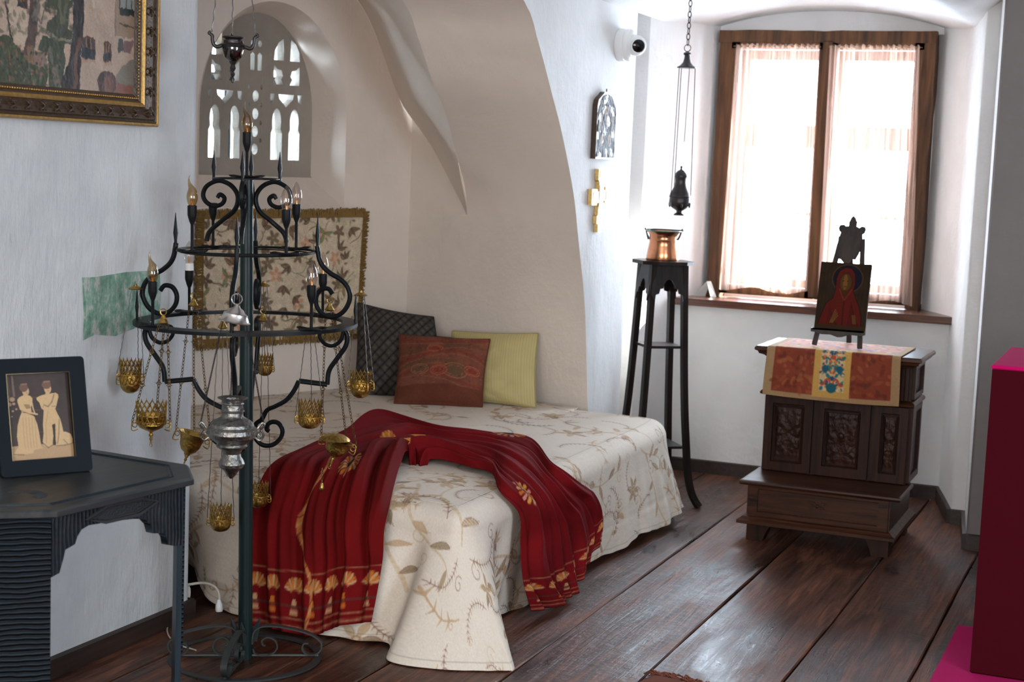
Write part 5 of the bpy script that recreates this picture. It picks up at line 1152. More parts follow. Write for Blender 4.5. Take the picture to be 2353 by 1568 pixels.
# ================================================================== HANGING LAMPS
def LW(x, d, z): return Vector((SX, SY, z))+ER*x+EV*d
def lattice(b, c, r0, r1, z0, z1, n, rad=.0011, pts=True, tw=1.):
    for k in range(n):
        for sg in (-1, 1):
            P_ = []
            for i in range(5): t_ = i/4; a = 2*PI*(k+sg*tw*t_)/n; r = r0+(r1-r0)*t_; P_.append((c[0]+r*math.cos(a), c[1]+r*math.sin(a), z0+(z1-z0)*t_))
            b.tube(P_, rad, 4)
        if pts:
            a = 2*PI*(k+tw)/n; b.tube([(c[0]+r1*math.cos(a), c[1]+r1*math.sin(a), z1-.003), (c[0]+r1*1.04*math.cos(a), c[1]+r1*1.04*math.sin(a), z1+.006)], [.0022, .0005], 4)
def votive(label, cup, top, r, h, crown, style, ch='link', tilt=0., cup_mat='brass', grp=None, chain_ang=(200, 320, 80), cap='dish', lid=False, fin=True, flange=True):
    """cup: (x, d, z of bowl bottom); top: (x, d, z of suspension point)"""
    base = LW(*cup); T = thing('hanging_lamp', label, 'lamp', tuple(base), math.atan2(ER.y, ER.x), grp)
    tp = Vector(((top[0]-cup[0]), (top[1]-cup[1]), top[2]-cup[2]))
    tm = Matrix.Rotation(tilt, 4, 'Y')
    mt = M[cup_mat]
    if style == 'egg': pr = [(0, 0), (.35*r, .03*h), (.70*r, .14*h), (.92*r, .34*h), (r, .6*h), (r*1.0, h), (r*.93, h), (r*.9, .6*h), (.6*r, .16*h), (0, .08*h)]
    elif style == 'goblet': pr = [(0, -.02*h), (.05*r, 0), (.14*r, .10*h), (.45*r, .20*h), (.80*r, .34*h), (.93*r, .50*h), (.92*r, .62*h), (.80*r, .70*h), (.82*r, .76*h), (.95*r, .86*h), (r, h), (.93*r, h), (.75*r, .72*h), (.5*r, .3*h), (0, .25*h)]
    else: pr = [(0, 0), (.22*r, 0), (.25*r, .08*h), (.55*r, .20*h), (.75*r, .42*h), (.80*r, .62*h), (.92*r, .82*h), (1.12*r, h), (1.05*r, h), (.82*r, .80*h), (.62*r, .4*h), (0, .2*h)]
    b = B().lathe(pr, 28).xf(tm); b.build('cup', mt, T, 35)
    if style == 'goblet':
        b = B().torus((0, 0, .62*h), .90*r, .004, n=28).xf(tm); b.build('moulded_band', mt, T, 60)
    if crown:
        b = B(); lattice(b, (0, 0), r*1.0, r*1.0, h*.55, h+crown*.28, 16, .0016, False, 1.); lattice(b, (0, 0), r*1.0, r*1.03, h+crown*.28, h+crown, 16, .0016, True, 1.)
        b.torus((0, 0, h), r, .0018, n=28); b.xf(tm); o = b.build('openwork_crown', mt, T, 60)
    if lid:
        b = B().lathe([(1.12*r, h*1.0), (1.0*r, h*1.12), (.7*r, h*1.26), (.3*r, h*1.34), (0, h*1.36)], 24); b.xf(tm @ Matrix.Rotation(-.25, 4, 'Y')); b.build('lid', mt, T, 40)
    if fin and style != 'egg':
        b = B().lathe([(0, -.030), (.003, -.028), (.002, -.022), (.005, -.016), (.003, -.010), (.007, -.004), (.004, .002), (0, .003)], 10); b.torus((0, 0, -.034), .004, .001, (0, 1, 0), 10, 4); b.xf(tm); b.build('finial', mt, T, 60)
    pts = []
    for a in chain_ang:
        a = math.radians(a); rr = r*(1.30 if flange else 1.05); zz_ = h*(.62 if style == 'goblet' else .95)
        e = tm @ Vector((rr*math.cos(a), rr*math.sin(a), zz_)); pts.append(e)
        if flange:
            b = B(); q0 = tm @ Vector((r*.9*math.cos(a), r*.9*math.sin(a), zz_-h*.38)); q1 = tm @ Vector((rr*1.02*math.cos(a), rr*1.02*math.sin(a), zz_-h*.40)); q2 = tm @ Vector((r*1.0*math.cos(a), r*1.0*math.sin(a), zz_+h*.02))
            b.tube([tuple(p) for p in catmull([tuple(q0), tuple(q0.lerp(q1, .6)+Vector((0, 0, -.004))), tuple(q1), tuple(e)], 5)], .0018, 5)
            b.tube([tuple(p) for p in catmull([tuple(e), tuple(e.lerp(q2, .5)+Vector((0, 0, .006))), tuple(q2)], 4)], .0014, 5)
            b.torus(tuple(e.lerp(q0, .45)), r*.16, .0013, (-math.sin(a), math.cos(a), 0), 12, 5); b.torus(tuple(e.lerp(q2, .5)), r*.11, .0012, (-math.sin(a), math.cos(a), 0), 12, 5)
            b.build('bracket', mt, T, 60)
    for i, e in enumerate(pts):
        a = math.radians(chain_ang[i]); s_ = tp+Vector((.012*math.cos(a), .012*math.sin(a), -.008))
        if ch == 'link':
            b = B(); d = s_-e; chain(b, e, s_, .013, .0010)
            for q in (.38, .72):       # pierced lozenge links
                c = e+d*q; L = .012; dn_ = d.normalized(); sd_ = dn_.cross(Vector((0, 1, 0))); sd_.normalize()
                b.tube([c-dn_*L, c+sd_*.006, c+dn_*L, c-sd_*.006], .0013, 4, True); b.tube([c-sd_*.010, c+dn_*.003, c+sd_*.010, c-dn_*.003], .0009, 4, True)
            b.build('chain', M['brass_dark'], T, 60)
        else:
            b = B(); m = 40; P_ = [e.lerp(s_, k/m)+Vector((.0007*math.cos(k*1.9), .0007*math.sin(k*1.9), 0)) for k in range(m+1)]; b.tube([tuple(p) for p in P_], .0011, 5); b.build('chain', M['darkmetal'], T, 60)
    if cap == 'dish':
        b = B().lathe([(0, .012), (.004, .010), (.006, .004), (.016, 0), (.021, -.004), (.020, -.006), (.008, -.006), (0, -.004)], 20, tuple(tp)); b.build('cap', mt, T, 40)
    elif cap == 'hook':
        b = B().lathe([(0, .020), (.005, .018), (.007, .012), (.012, .004), (.016, -.002), (.010, -.006), (0, -.006)], 16, tuple(tp)); b.torus(tuple(tp+Vector((0, 0, .028))), .009, .0018, (.3, 1, 0), 14, 5); b.build('cap', mt, T, 40)
    return T
votive('brass openwork votive cup hung from the far left end of the candelabra ring', (-.372, .03, .818), (-.360, .03, 1.140), .031, .058, .042, 'egg', 'wire', chain_ang=(190, 350, 60))
votive('large brass goblet lamp with handles hanging before the left wall', (-.292, -.23, .742), (-.262, -.235, 1.066), .041, .054, .036, 'goblet', 'link', chain_ang=(180, 0, 80), cap='hook')
votive('tilted flared brass bowl lamp just above the corner of the dark table', (-.206, .15, .608), (-.196, .20, 1.076), .043, .072, 0, 'bowl', 'link', tilt=.28, chain_ang=(180, 0, 90), cap='hook')
votive('smallest brass votive cup, hanging just behind the pole below the tapestry', (.030, .32, .838), (.020, .32, 1.136), .024, .034, .034, 'egg', 'wire', chain_ang=(190, 340, 90))
votive('brass openwork votive cup hanging right of the candelabra pole above the shawl', (.162, -.15, .748), (.156, -.17, 1.040), .033, .036, .046, 'egg', 'wire', chain_ang=(185, 355, 80))
votive('round brass votive cup hung from the ring end before the grey cushion', (.320, .0, .819), (.312, .0, 1.141), .031, .050, .030, 'egg', 'wire', chain_ang=(175, 0, 300))
votive('tilted brass lamp with a half-open lid dangling a pendant over the shawl', (.250, .16, .602), (.226, .16, 1.076), .045, .058, 0, 'bowl', 'link', tilt=.30, chain_ang=(185, 60, 355), cap='hook', lid=True)
votive('brass crowned votive cup hanging lowest, left of the pole beside the bed corner', (-.095, -.02, .404), (-.10, .0, 1.030), .031, .040, .040, 'egg', 'wire', chain_ang=(180, 0, 90), cap='hook')
votive('brass votive cup mostly hidden behind the pole against the red shawl', (.018, .22, .424), (.020, .24, 1.030), .030, .040, .040, 'egg', 'wire', chain_ang=(180, 0, 90), cap='hook')
pe = thing('lamp_pendant', 'small brass drop dangling on a chain below the tilted lidded lamp', 'pendant', tuple(LW(.216, .16, .50)))
b = chain(B(), (0, 0, .020), (0, 0, .068), .012, .0012); b.build('chain', M['brass_dark'], pe, 60)
B().lathe([(0, -.012), (.004, -.006), (.009, .002), (.006, .012), (.003, .020), (0, .022)], 12).build('drop', M['brass'], pe, 50)

# silver lamp
sv = thing('silver_lamp', 'large tarnished silver lamp with bulbous body hanging before the candelabra pole', 'lamp', tuple(LW(-.061, -.36, .638)), math.atan2(ER.y, ER.x))
pr = [(0, 0), (.004, .001), (.010, .008), (.014, .014), (.022, .026), (.034, .036), (.037, .046), (.034, .056), (.027, .066), (.025, .076), (.030, .088), (.042, .096), (.044, .100), (.041, .106), (.052, .116), (.066, .126), (.0715, .138), (.070, .150), (.062, .158), (.060, .166), (.052, .174), (.040, .181), (.033, .186), (.030, .192), (.030, .200), (.034, .203), (.030, .207), (.0295, .222), (.032, .225), (.0295, .229), (.031, .236), (.042, .241), (.043, .243), (.040, .244), (.029, .238), (.026, .19), (.02, .12), (0, .1)]
B().lathe([(r*1.0, z*.955) for r, z in pr], 44).build('body', M['silver'], sv, 30)
for a in (185, -3, 95):
    ar = math.radians(a); b = B(); c_, s_ = math.cos(ar), math.sin(ar)
    P_ = [(.064*c_, .064*s_, .120), (.078*c_, .078*s_, .112), (.088*c_, .088*s_, .128), (.080*c_, .080*s_, .142), (.090*c_, .090*s_, .155), (.084*c_, .084*s_, .162), (.070*c_, .070*s_, .145)]
    b.tube(catmull(P_, 4), .0035, 6); b.torus((.080*c_, .080*s_, .130), .007, .002, (-s_, c_, 0), 12, 5); b.build('lug', M['silver'], sv, 60)
    b = chain(B(), (.088*c_, .088*s_, .158), (.030*c_-.000, .030*s_, .455), .0060, .0010, n_=6, k=4, aspect=.7); b.build('chain', M['darkmetal'], sv, 60)
tm = Matrix.Translation((0, 0, .445)) @ Matrix.Rotation(.17, 4, 'Y')
b = B().lathe([(.044, 0), (.045, .003), (.040, .007), (.035, .018), (.034, .024), (.025, .028), (.020, .036), (.010, .042), (.006, .048), (0, .050), (0, .045), (.02, .030), (.038, .002)], 32).xf(tm); b.build('lid', M['silver_lid'], sv, 35)
B().torus((.006, 0, .510), .015, .0018, (.2, 1, 0), 22, 6).build('ring', M['silver_lid'], sv, 60)
b = B().tube(catmull([(.006, .0, .522), (.010, .03, .520), (.016, .08, .45), (.02, .10, .43)], 5), .0012, 5); b.build('wire_hook', M['silver_lid'], sv, 60)

# top hanging lamp (from the ceiling)
tl = thing('glass_oil_lamp', 'dark oil lamp with three horned brackets hanging before the arched stone window', 'lamp', (-2.594, 4.0, 1.757), math.atan2(.60, .80))
B().lathe([(0, 0), (.004, .003), (.006, .012), (.003, .018), (.007, .026), (.004, .034), (.009, .044), (.006, .054), (.014, .066), (.020, .078), (.024, .092), (.034, .106), (.036, .112), (.026, .120), (.024, .128), (.032, .134), (.030, .135), (.02, .125), (0, .11)], 20).build('body', M['darkmetal'], tl, 40)
B().lathe([(.010, .062), (.026, .075), (.033, .100), (.030, .125), (.028, .125), (.030, .10), (.022, .077)], 20).build('glass', M['red_glass'], tl, 60)
B().torus((0, 0, .134), .031, .0025, n=24).build('rim', M['darkmetal'], tl, 60)
for a in (180, 0, 90):
    c_, s_ = math.cos(math.radians(a)), math.sin(math.radians(a))
    b = B().tube(catmull([(.030*c_, .030*s_, .110), (.050*c_, .050*s_, .104), (.060*c_, .060*s_, .118), (.062*c_, .062*s_, .136), (.072*c_, .072*s_, .142), (.066*c_, .066*s_, .148)], 4), [.006]*8+[.0055]*6+[.004]*7, 7); b.build('horn', M['darkmetal'], tl, 60)
    m = 60; P_ = [Vector((.064*c_, .064*s_, .146)).lerp(Vector((.012*c_, .012*s_, .62)), k/m)+Vector((.0012*math.cos(k*1.3), .0012*math.sin(k*1.3), 0)) for k in range(m+1)]
    B().tube([tuple(p) for p in P_], .0016, 5).build('chain', M['darkmetal'], tl, 60)
b = chain(B(), (0, 0, .62), (0, 0, 1.225), .03, .002); b.build('ceiling_chain', M['darkmetal'], tl, 60)

# ================================================================== DARK TABLE WITH PHOTO
def ridge(name, axis, sc_):
    m, nt, b = newmat(name); g = coords(nt); 
    w = nn(nt, 'ShaderNodeTexWave', Scale=sc_, Distortion=3.0, Detail=2., wave_type='BANDS', bands_direction=axis); w.inputs['Detail Scale'].default_value = .6
    nt.links.new(g, w.inputs['Vector']); r = ramp(nt, w.outputs['Fac'], [(.1, (.006, .009, .013)), (.9, (.022, .032, .044))]); nt.links.new(r.outputs[0], b.inputs['Base Color'])
    b.inputs['Roughness'].default_value = .42; b.inputs['Specular IOR Level'].default_value = .25; bump(nt, b, w.outputs['Fac'], 1., .012); return m
M['ridge_v'] = ridge('vertical_gouged_wood', 'Y', 26); M['ridge_h'] = ridge('horizontal_gouged_wood', 'Z', 26)
tb = thing('table', 'small blue-black carved table with clipped corners against the left wall', 'table', (-2.56, 3.05, 0), math.radians(-6))
X0, X1, Y0, Y1, c_ = -.345, .362, -.370, .330, .120
def octo(e, c): return [(X0+e, Y0+e+c), (X0+e+c, Y0+e), (X1-e-c, Y0+e), (X1-e, Y0+e+c), (X1-e, Y1-e-c), (X1-e-c, Y1-e), (X0+e+c, Y1-e), (X0+e, Y1-e-c)]
b = B(); v = []; f = []
for e, z in ((.012, .728), (.0, .733), (.0, .745), (.006, .750)): v += [(*p, z) for p in octo(e, c_-e*.5)]
for k in range(3):
    for i in range(8): f.append((8*k+i, 8*k+(i+1) % 8, 8*k+8+(i+1) % 8, 8*k+8+i))
f += [tuple(range(8))[::-1], tuple(range(24, 32))]; b.add(v, f); tt = b.build('table_top', M['table_top'], tb)
b = B()
L = [(*p, .7508) for p in octo(.045, c_-.02)]; b.tube(L, .0018, 4, True); L = [(*p, .7508) for p in octo(.055, c_-.025)]; b.tube(L, .0012, 4, True); b.build('incised_border', M['table_wood'], tt)
b = B()
for k in range(22): a = PI*k/21; b.tube([(.20+.020*math.cos(a), -.19+.020*math.sin(a), .7504), (.20+.05*math.cos(a), -.19+.05*math.sin(a), .7504)], [.0006, .0020], 4)
b.build('fan_carving', M['table_top'], tt)
bot = [(2.775, .590), (2.800, .595), (2.812, .625), (2.818, .645), (2.848, .652), (2.855, .668), (2.868, .682), (2.89, .688), (2.96, .684), (3.04, .676), (3.080, .668), (3.100, .650), (3.108, .628), (3.150, .620), (3.160, .606), (3.164, .588), (3.19, .580), (3.225, .577)]
Lp = [(p[0]-3.017, p[1]) for p in [(2.775, .730), *bot, (3.225, .730)]]; xm, ym = (X0+X1)/2, (Y0+Y1)/2
for (nm, fn) in (('right', lambda u, v, d: (X1-.036+d, u, v)), ('left', lambda u, v, d: (X0+.036-d, 2*ym-u, v)), ('far', lambda u, v, d: (xm+u-ym, Y1-.036+d, v)), ('near', lambda u, v, d: (xm-u+ym, Y0+.036-d, v))):
    ap = flat2d([Lp], .022, fn).build('carved_apron', M['ridge_v'], tb)
    if nm == 'right':
        hx = [(p[0]-3.017, p[1]) for p in [(2.880, .703), (2.945, .725), (3.06, .724), (3.118, .706), (3.055, .685), (2.94, .687)]]
        b = B().tube([fn(p[0], p[1], .014) for p in hx], .0055, 4, True); b.tube([fn(-.018+(p[0]+.018)*.82, .705+(p[1]-.705)*.66, .015) for p in hx], .002, 4, True); b.build('hexagon_moulding', M['table_top'], ap)
        flat2d([[(-.018+(p[0]+.018)*.9, .705+(p[1]-.705)*.84) for p in hx]], .004, lambda u, v, d: fn(u, v, d+.0115)).build('hexagon_field', plain('carved_hexagon_field', (.008, .012, .016), .45, 0, 260, 1., .006), ap)
for sx, sy in ((1, -1), (1, 1), (-1, -1), (-1, 1)):
    cxr, cyr = (X1 if sx > 0 else X0), (Y1 if sy > 0 else Y0)
    A1 = (cxr-sx*.026, cyr-sy*(c_+.008)); A2 = (cxr-sx*(c_+.004), cyr-sy*.028); th = .030 if sy < 0 else .014
    P_ = [A1, A2, (A2[0]-sx*th*.7, A2[1]-sy*th*.7), (A1[0]-sx*th*.7, A1[1]-sy*th*.7)]
    if sx*sy < 0: P_ = P_[::-1]
    b = B(); b.prism(P_, 0, .728, lambda u, v, d: (u, v, d)); b.build('leg', M['table_wood'], tb)
    n_ = (sx*.0035, sy*.0035); b = B()
    q = [(A1[0], A1[1]), (A2[0], A2[1])]
    b.add([(*q[0], .30), (*q[1], .30), (*q[1], .726), (*q[0], .726)]+[(q[0][0]+n_[0], q[0][1]+n_[1], .30), (q[1][0]+n_[0], q[1][1]+n_[1], .30), (q[1][0]+n_[0], q[1][1]+n_[1], .726), (q[0][0]+n_[0], q[0][1]+n_[1], .726)], [(3, 2, 1, 0), (4, 5, 6, 7), (0, 1, 5, 4), (1, 2, 6, 5), (2, 3, 7, 6), (3, 0, 4, 7)])
    b.build('gouged_facing', M['ridge_h'], tb)
# photo in a black leather frame
BLf = Vector((-2.549, 2.955, .7515)); uf = Vector((.121, .193, 0)).normalized(); nf = Vector((uf.y, -uf.x, 0)); lean = math.radians(15); upf = Vector((0, 0, math.cos(lean)))-nf*math.sin(lean); of = upf.cross(uf)*-1
of = uf.cross(upf)
if of.dot(nf) < 0: of = -of
pf = thing('photo_frame', 'sepia photograph of two women in gowns, black leather frame, on the dark table', 'picture', tuple(BLf+uf*.11), world=True)
def F(u, v, d): return tuple(BLf+uf*u+upf*v+of*d)
Wf, Hf = .226, .288
def rr_(x0, y0, x1, y1, r, n=4):
    L = []
    for cx, cy, a0 in ((x1-r, y0+r, -90), (x1-r, y1-r, 0), (x0+r, y1-r, 90), (x0+r, y0+r, 180)): L += arc(cx, cy, r, a0, a0+90, n)
    return L
b = flat2d([rr_(0, 0, Wf, Hf, .010), rr_(.030, .038, .186, .250, .002)[::-1]], .018, lambda u, v, d: F(u, v, d-.002)); b.build('frame', M['leather'], pf)
B().tube([F(*p, .006) for p in ((.030, .038), (.186, .038), (.186, .250), (.030, .250))], .0016, 4, True).build('gilt_slip', plain('dull_gilt', (.16, .12, .06), .4, .8), pf)
b = B(); b.prism([(.004, .004), (Wf-.004, .004), (Wf-.004, Hf-.004), (.004, Hf-.004)], -.022, -.012, lambda u, v, d: F(u, v, d)); b.build('backing', M['leather'], pf)
s0_ = Vector(F(.113, .20, -.02)); s1_ = Vector((s0_.x-nf.x*.09, s0_.y-nf.y*.09, .752)); B().obox(s0_, s1_, .05, .004, tuple(nf)).build('strut', M['leather'], pf)
# sepia print, in drawing units of the zoomed photograph
pcv = Canvas(.156, .212, 1500, (.235, .19, .175))
def q_(x, y):   # drawing units -> print
    # corners TL(20,325) TR(720,305) BL(100,1310) BR(862,1250)
    v_ = (y-315)/960; xl = 20+80*v_; xr = 720+142*v_; return ((x-xl)/(xr-xl)*.156, v_*.212)
def Q_(L): return [q_(*p) for p in L]
LT, MD, SH_ = (.74, .62, .46), (.60, .49, .36), (.42, .34, .26)
pcv.noise(.10, 60, 3)
pcv.poly(Q_([(90, 1110), (460, 1105), (850, 1120), (880, 1280), (90, 1330)]), (.66, .54, .41)); pcv.poly(Q_([(30, 330), (60, 330), (90, 600), (50, 600)]), (.35, .28, .25)); pcv.poly(Q_([(90, 330), (110, 330), (140, 560), (115, 560)]), (.42, .34, .30))
for x, y, r in ((105, 590, .007), (70, 645, .0065), (125, 640, .004), (50, 560, .003), (155, 700, .003), (115, 720, .003), (105, 780, .002)): pcv.ell(*q_(x, y), r, r*.8, (.60, .50, .40))
for y in (580, 720, 970): pcv.stroke(Q_([(330, y), (640, y+5)]), .002, (.33, .25, .22))
g1 = [(215, 740), (300, 755), (360, 790), (400, 880), (430, 1000), (455, 1130), (480, 1150), (370, 1165), (365, 1200), (240, 1205), (150, 1215), (115, 1215), (150, 1160), (185, 1120), (165, 1000), (172, 880), (195, 790)]
pcv.poly(Q_(g1), LT)
for x in (235, 270, 305, 340, 375): pcv.stroke(Q_([(x-5, 800), (x+10, 980), (x+30, 1140)]), .0016, MD, .6)
t1 = [(240, 545), (270, 548), (310, 560), (335, 590), (335, 640), (320, 690), (330, 740), (215, 740), (205, 690), (180, 640), (163, 600), (185, 570)]
pcv.poly(Q_(t1), LT); pcv.poly(Q_([(235, 650), (300, 655), (320, 700), (270, 705)]), SH_, .6)
pcv.stroke(Q_([(180, 620), (205, 700), (300, 745), (395, 770)]), [.006, .005, .005, .004], LT); pcv.stroke(Q_([(330, 640), (345, 700), (370, 765)]), [.004, .003, .003], LT); pcv.stroke(Q_([(212, 722), (300, 760), (350, 780)]), .0012, SH_)
pcv.ell(*q_(256, 505), .0085, .0115, (.72, .59, .45)); pcv.poly(Q_([(235, 530), (270, 530), (275, 560), (225, 565)]), (.72, .59, .45)); pcv.ell(*q_(232, 465), .0105, .0105, (.40, .29, .24)); pcv.stroke(Q_([(205, 430), (262, 425)]), .004, (.48, .38, .32))
pcv.ell(*q_(262, 495), .0012, .0012, SH_); pcv.ell(*q_(270, 525), .0015, .0008, SH_)
g2 = [(470, 720), (600, 715), (640, 790), (665, 830), (690, 900), (715, 985), (745, 985), (800, 1010), (830, 1070), (830, 1125), (740, 1125), (640, 1140), (622, 1060), (608, 890), (575, 900), (595, 1020), (590, 1125), (540, 1150), (490, 1130), (470, 1080), (478, 980), (466, 880)]
pcv.poly(Q_(g2), LT); pcv.poly(Q_([(578, 895), (612, 885), (622, 1060), (628, 1130), (592, 1125), (596, 1010)]), (.22, .17, .15)); pcv.stroke(Q_([(655, 840), (660, 1000), (650, 1110)]), .0022, SH_, .7); pcv.stroke(Q_([(720, 1070), (770, 1120)]), .002, SH_, .7); pcv.stroke(Q_([(520, 740), (500, 900), (515, 1100)]), .0018, MD, .7)
for L_ in ([(480, 1100), (540, 1150), (600, 1120)], [(640, 1135), (740, 1135), (830, 1120)], [(130, 1200), (250, 1210)]): pcv.stroke(Q_(L_), .003, SH_, .6)
t2 = [(485, 550), (540, 545), (600, 540), (630, 560), (634, 600), (615, 640), (600, 690), (605, 720), (468, 722), (465, 690), (430, 655), (385, 610), (382, 585), (420, 565)]
pcv.poly(Q_(t2), LT); pcv.stroke(Q_([(470, 670), (520, 690), (560, 640), (580, 560)]), .0035, SH_, .6); pcv.stroke(Q_([(430, 640), (450, 700), (510, 745)]), [.006, .005, .004], LT); pcv.stroke(Q_([(615, 620), (605, 690), (580, 750)]), [.005, .004, .004], LT); pcv.stroke(Q_([(560, 690), (610, 690)]), .0012, SH_)
pcv.ell(*q_(505, 490), .0090, .0120, (.73, .60, .46)); pcv.poly(Q_([(485, 520), (525, 520), (530, 555), (480, 560)]), (.73, .60, .46)); pcv.ell(*q_(488, 445), .0112, .0105, (.42, .31, .25)); pcv.stroke(Q_([(460, 412), (520, 408)]), .004, (.5, .40, .33))
pcv.ell(*q_(500, 485), .0011, .0011, SH_); pcv.ell(*q_(518, 485), .0011, .0011, SH_); pcv.ell(*q_(512, 512), .0016, .0008, SH_)
pcv.grain(.04); pcv.a *= .93
nu, nv = 200, 260; U, V = np.meshgrid(np.linspace(0, 1, nu), np.linspace(0, 1, nv), indexing='ij')
bl = np.array(F(.030, .038, -.006)); P_ = bl+np.array(uf)*(.156*U[..., None])+np.array(upf)*(.212*(1-V[..., None]))
grid_obj('photograph', P_, M['photo'], pf, pcv.sample(U*.1559, V*.2119))

# ================================================================== PAINTING ON THE LEFT WALL
pt = thing('painting', 'oil painting of trees before a whitewashed house in a carved brown and gold frame', 'picture', (-2.92, 3.52, 1.64), world=True)
def fr_mitre(name, prof_, y0, y1, z0, z1, mat, par):
    "prof_: list of (inset from outer edge, depth towards room)"
    b = B(); v = []; f = []
    for e, d in prof_: v += [(-2.926+d, y0+e, z0+e), (-2.926+d, y1-e, z0+e), (-2.926+d, y1-e, z1-e), (-2.926+d, y0+e, z1-e)]
    for k in range(len(prof_)-1):
        for i in range(4): f.append((4*k+i, 4*k+(i+1) % 4, 4*k+4+(i+1) % 4, 4*k+4+i))
    return b.add(v, f).build(name, mat, par)
ya, yb_, za, zb_ = 3.00, 4.055, 1.622, 2.40
fr_mitre('outer_gilt_edge', [(0, 0), (0, .030), (.004, .036), (.009, .034), (.011, .030)], ya, yb_, za, zb_, M['gold'], pt)
fr_mitre('brown_outer_bead', [(.010, .030), (.012, .034), (.019, .030)], ya, yb_, za, zb_, M['frame_brown'], pt)
fr_mitre('brown_cove', [(.018, .028), (.022, .036), (.034, .032), (.050, .022), (.058, .018)], ya, yb_, za, zb_, M['frame_brown'], pt)
fr_mitre('inner_gilt_rail', [(.056, .018), (.058, .024), (.063, .026), (.069, .022), (.071, .016)], ya, yb_, za, zb_, M['gold'], pt)
fr_mitre('inner_slope', [(.070, .018), (.094, .006)], ya, yb_, za, zb_, M['frame_brown'], pt)
b = B()
for k in range(90):
    y = 3.10+k*.0098; b.lathe([(0, 0), (.0032, .001), (.0030, .004), (0, .006)], 6, (-2.912, y, za+.082), (1, 0, 0))
for k in range(50):
    z = za+.09+k*.0098; b.lathe([(0, 0), (.0032, .001), (.0030, .004), (0, .006)], 6, (-2.912, yb_-.082, z), (1, 0, 0))
o = b.build('beading', M['gold'], pt, 50); o['kind'] = 'stuff'
b = B(); k = 0
def leafs(b, y, z, dy, dz, s):
    for sg in (-1, 1):
        P_ = [(-2.898, y, z), (-2.890, y+dy*.016*s+dz*sg*.006, z+dz*.016*s+dy*sg*.006), (-2.890, y+dy*.026*s+dz*sg*.012, z+dz*.026*s+dy*sg*.010), (-2.896, y+dy*.020*s+dz*sg*.015, z+dz*.02*s+dy*sg*.013)]
        b.tube(catmull(P_, 3), [.0028]*9+[.0015], 5)
y = 3.05
while y < 3.98: leafs(b, y, za+.038, 1, 0, 1 if k % 2 else -1); y += .030; k += 1
z = za+.06
while z < 2.35: leafs(b, yb_-.038, z, 0, 1, 1 if k % 2 else -1); z += .030; k += 1
o = b.build('leaf_carving', M['frame_brown'], pt, 60); o['kind'] = 'stuff'
ah = Canvas(.90, .62, 640, (.66, .57, .50))
def K(x, y): return (.90-(1600-x)*.000359, .62-(1190-y)*.000248)
def KL(L): return [K(*p) for p in L]
ah.noise(.07, 30, 4)
for k in range(500): x, y = r_.uniform(0, .9), r_.uniform(0, .62); ah.stroke([(x, y), (x+r_.uniform(-.008, .008), y+r_.uniform(-.02, .02))], r_.uniform(.003, .009), ((.72, .64, .56), (.60, .50, .43), (.74, .68, .62), (.62, .47, .40))[k % 4], .5)
ah.poly(KL([(1340, 0), (1600, 0), (1600, 460), (1330, 450)]), (.55, .46, .38)); ah.poly(KL([(1385, 0), (1600, 0), (1600, 120), (1390, 120)]), (.50, .52, .50)); ah.poly(KL([(1390, 110), (1600, 110), (1600, 200), (1390, 200)]), (.15, .18, .17))
for x in (1390, 1480, 1550): ah.stroke(KL([(x, 0), (x, 115)]), .005, (.25, .25, .22))
ah.stroke(KL([(1395, 300), (1600, 325)]), .006, (.28, .24, .20)); ah.stroke(KL([(1330, 60), (1335, 450)]), .006, (.40, .34, .30), .6)
def win(x0, y0, x1, y1):
    ah.poly(KL([(x0, y0+15), ((x0+x1)/2, y0-8), (x1, y0+15), (x1, y1), (x0, y1)]), (.30, .19, .15)); m = (y0+y1)/2+10
    ah.poly(KL([(x0+15, y0+30), (x1-20, y0+30), (x1-20, m-25), (x0+15, m-25)]), (.16, .14, .13)); ah.poly(KL([(x0+5, m), (x1-15, m), (x1-15, y1-10), (x0+5, y1-10)]), (.12, .13, .15))
    for q in (.33, .66): ah.stroke(KL([(x0+(x1-x0)*q, y0+25), (x0+(x1-x0)*q, m-15)]), .005, (.55, .38, .22))
    ah.stroke(KL([(x0, y1+15), (x1+5, y1+20)]), .007, (.62, .50, .42))
win(910, 510, 1080, 765); win(1185, 535, 1290, 770); win(150, 150, 260, 300)
ah.poly(KL([(1600, 690), (1540, 720), (1440, 800), (1350, 920), (1360, 1010), (1600, 1020)]), (.46, .43, .38)); ah.poly(KL([(1340, 1010), (1600, 1020), (1600, 1170), (1330, 1150)]), (.50, .34, .30)); ah.poly(KL([(1450, 490), (1590, 490), (1540, 640), (1440, 630)]), (.46, .36, .36)); ah.poly(KL([(1380, 490), (1440, 470), (1450, 620), (1370, 640)]), (.28, .29, .28))
ah.ell(*K(1235, 1020), .045, .036, (.30, .20, .18)); ah.ell(*K(1250, 1040), .022, .028, (.42, .29, .25)); ah.ell(*K(1160, 960), .012, .012, (.24, .18, .17)); ah.stroke(KL([(1050, 1140), (1400, 1150)]), .010, (.20, .22, .20), .8)
ah.poly(KL([(400, 0), (800, 0), (780, 560), (560, 580), (470, 520), (520, 300), (400, 180)]), (.24, .25, .18)); ah.poly(KL([(430, 560), (780, 600), (700, 900), (640, 1190), (520, 1190), (500, 760), (380, 720)]), (.22, .24, .17))
for L_ in ([(390, 80), (470, 180), (440, 300), (390, 250)], [(480, 240), (600, 270), (590, 330), (500, 400), (450, 340)], [(750, 230), (790, 200), (790, 470), (740, 460)], [(640, 0), (790, 0), (770, 120), (660, 60)], [(700, 620), (770, 640), (720, 880), (690, 700)], [(400, 520), (440, 520), (430, 620), (370, 660)]): ah.poly(KL(L_), (.68, .58, .50))
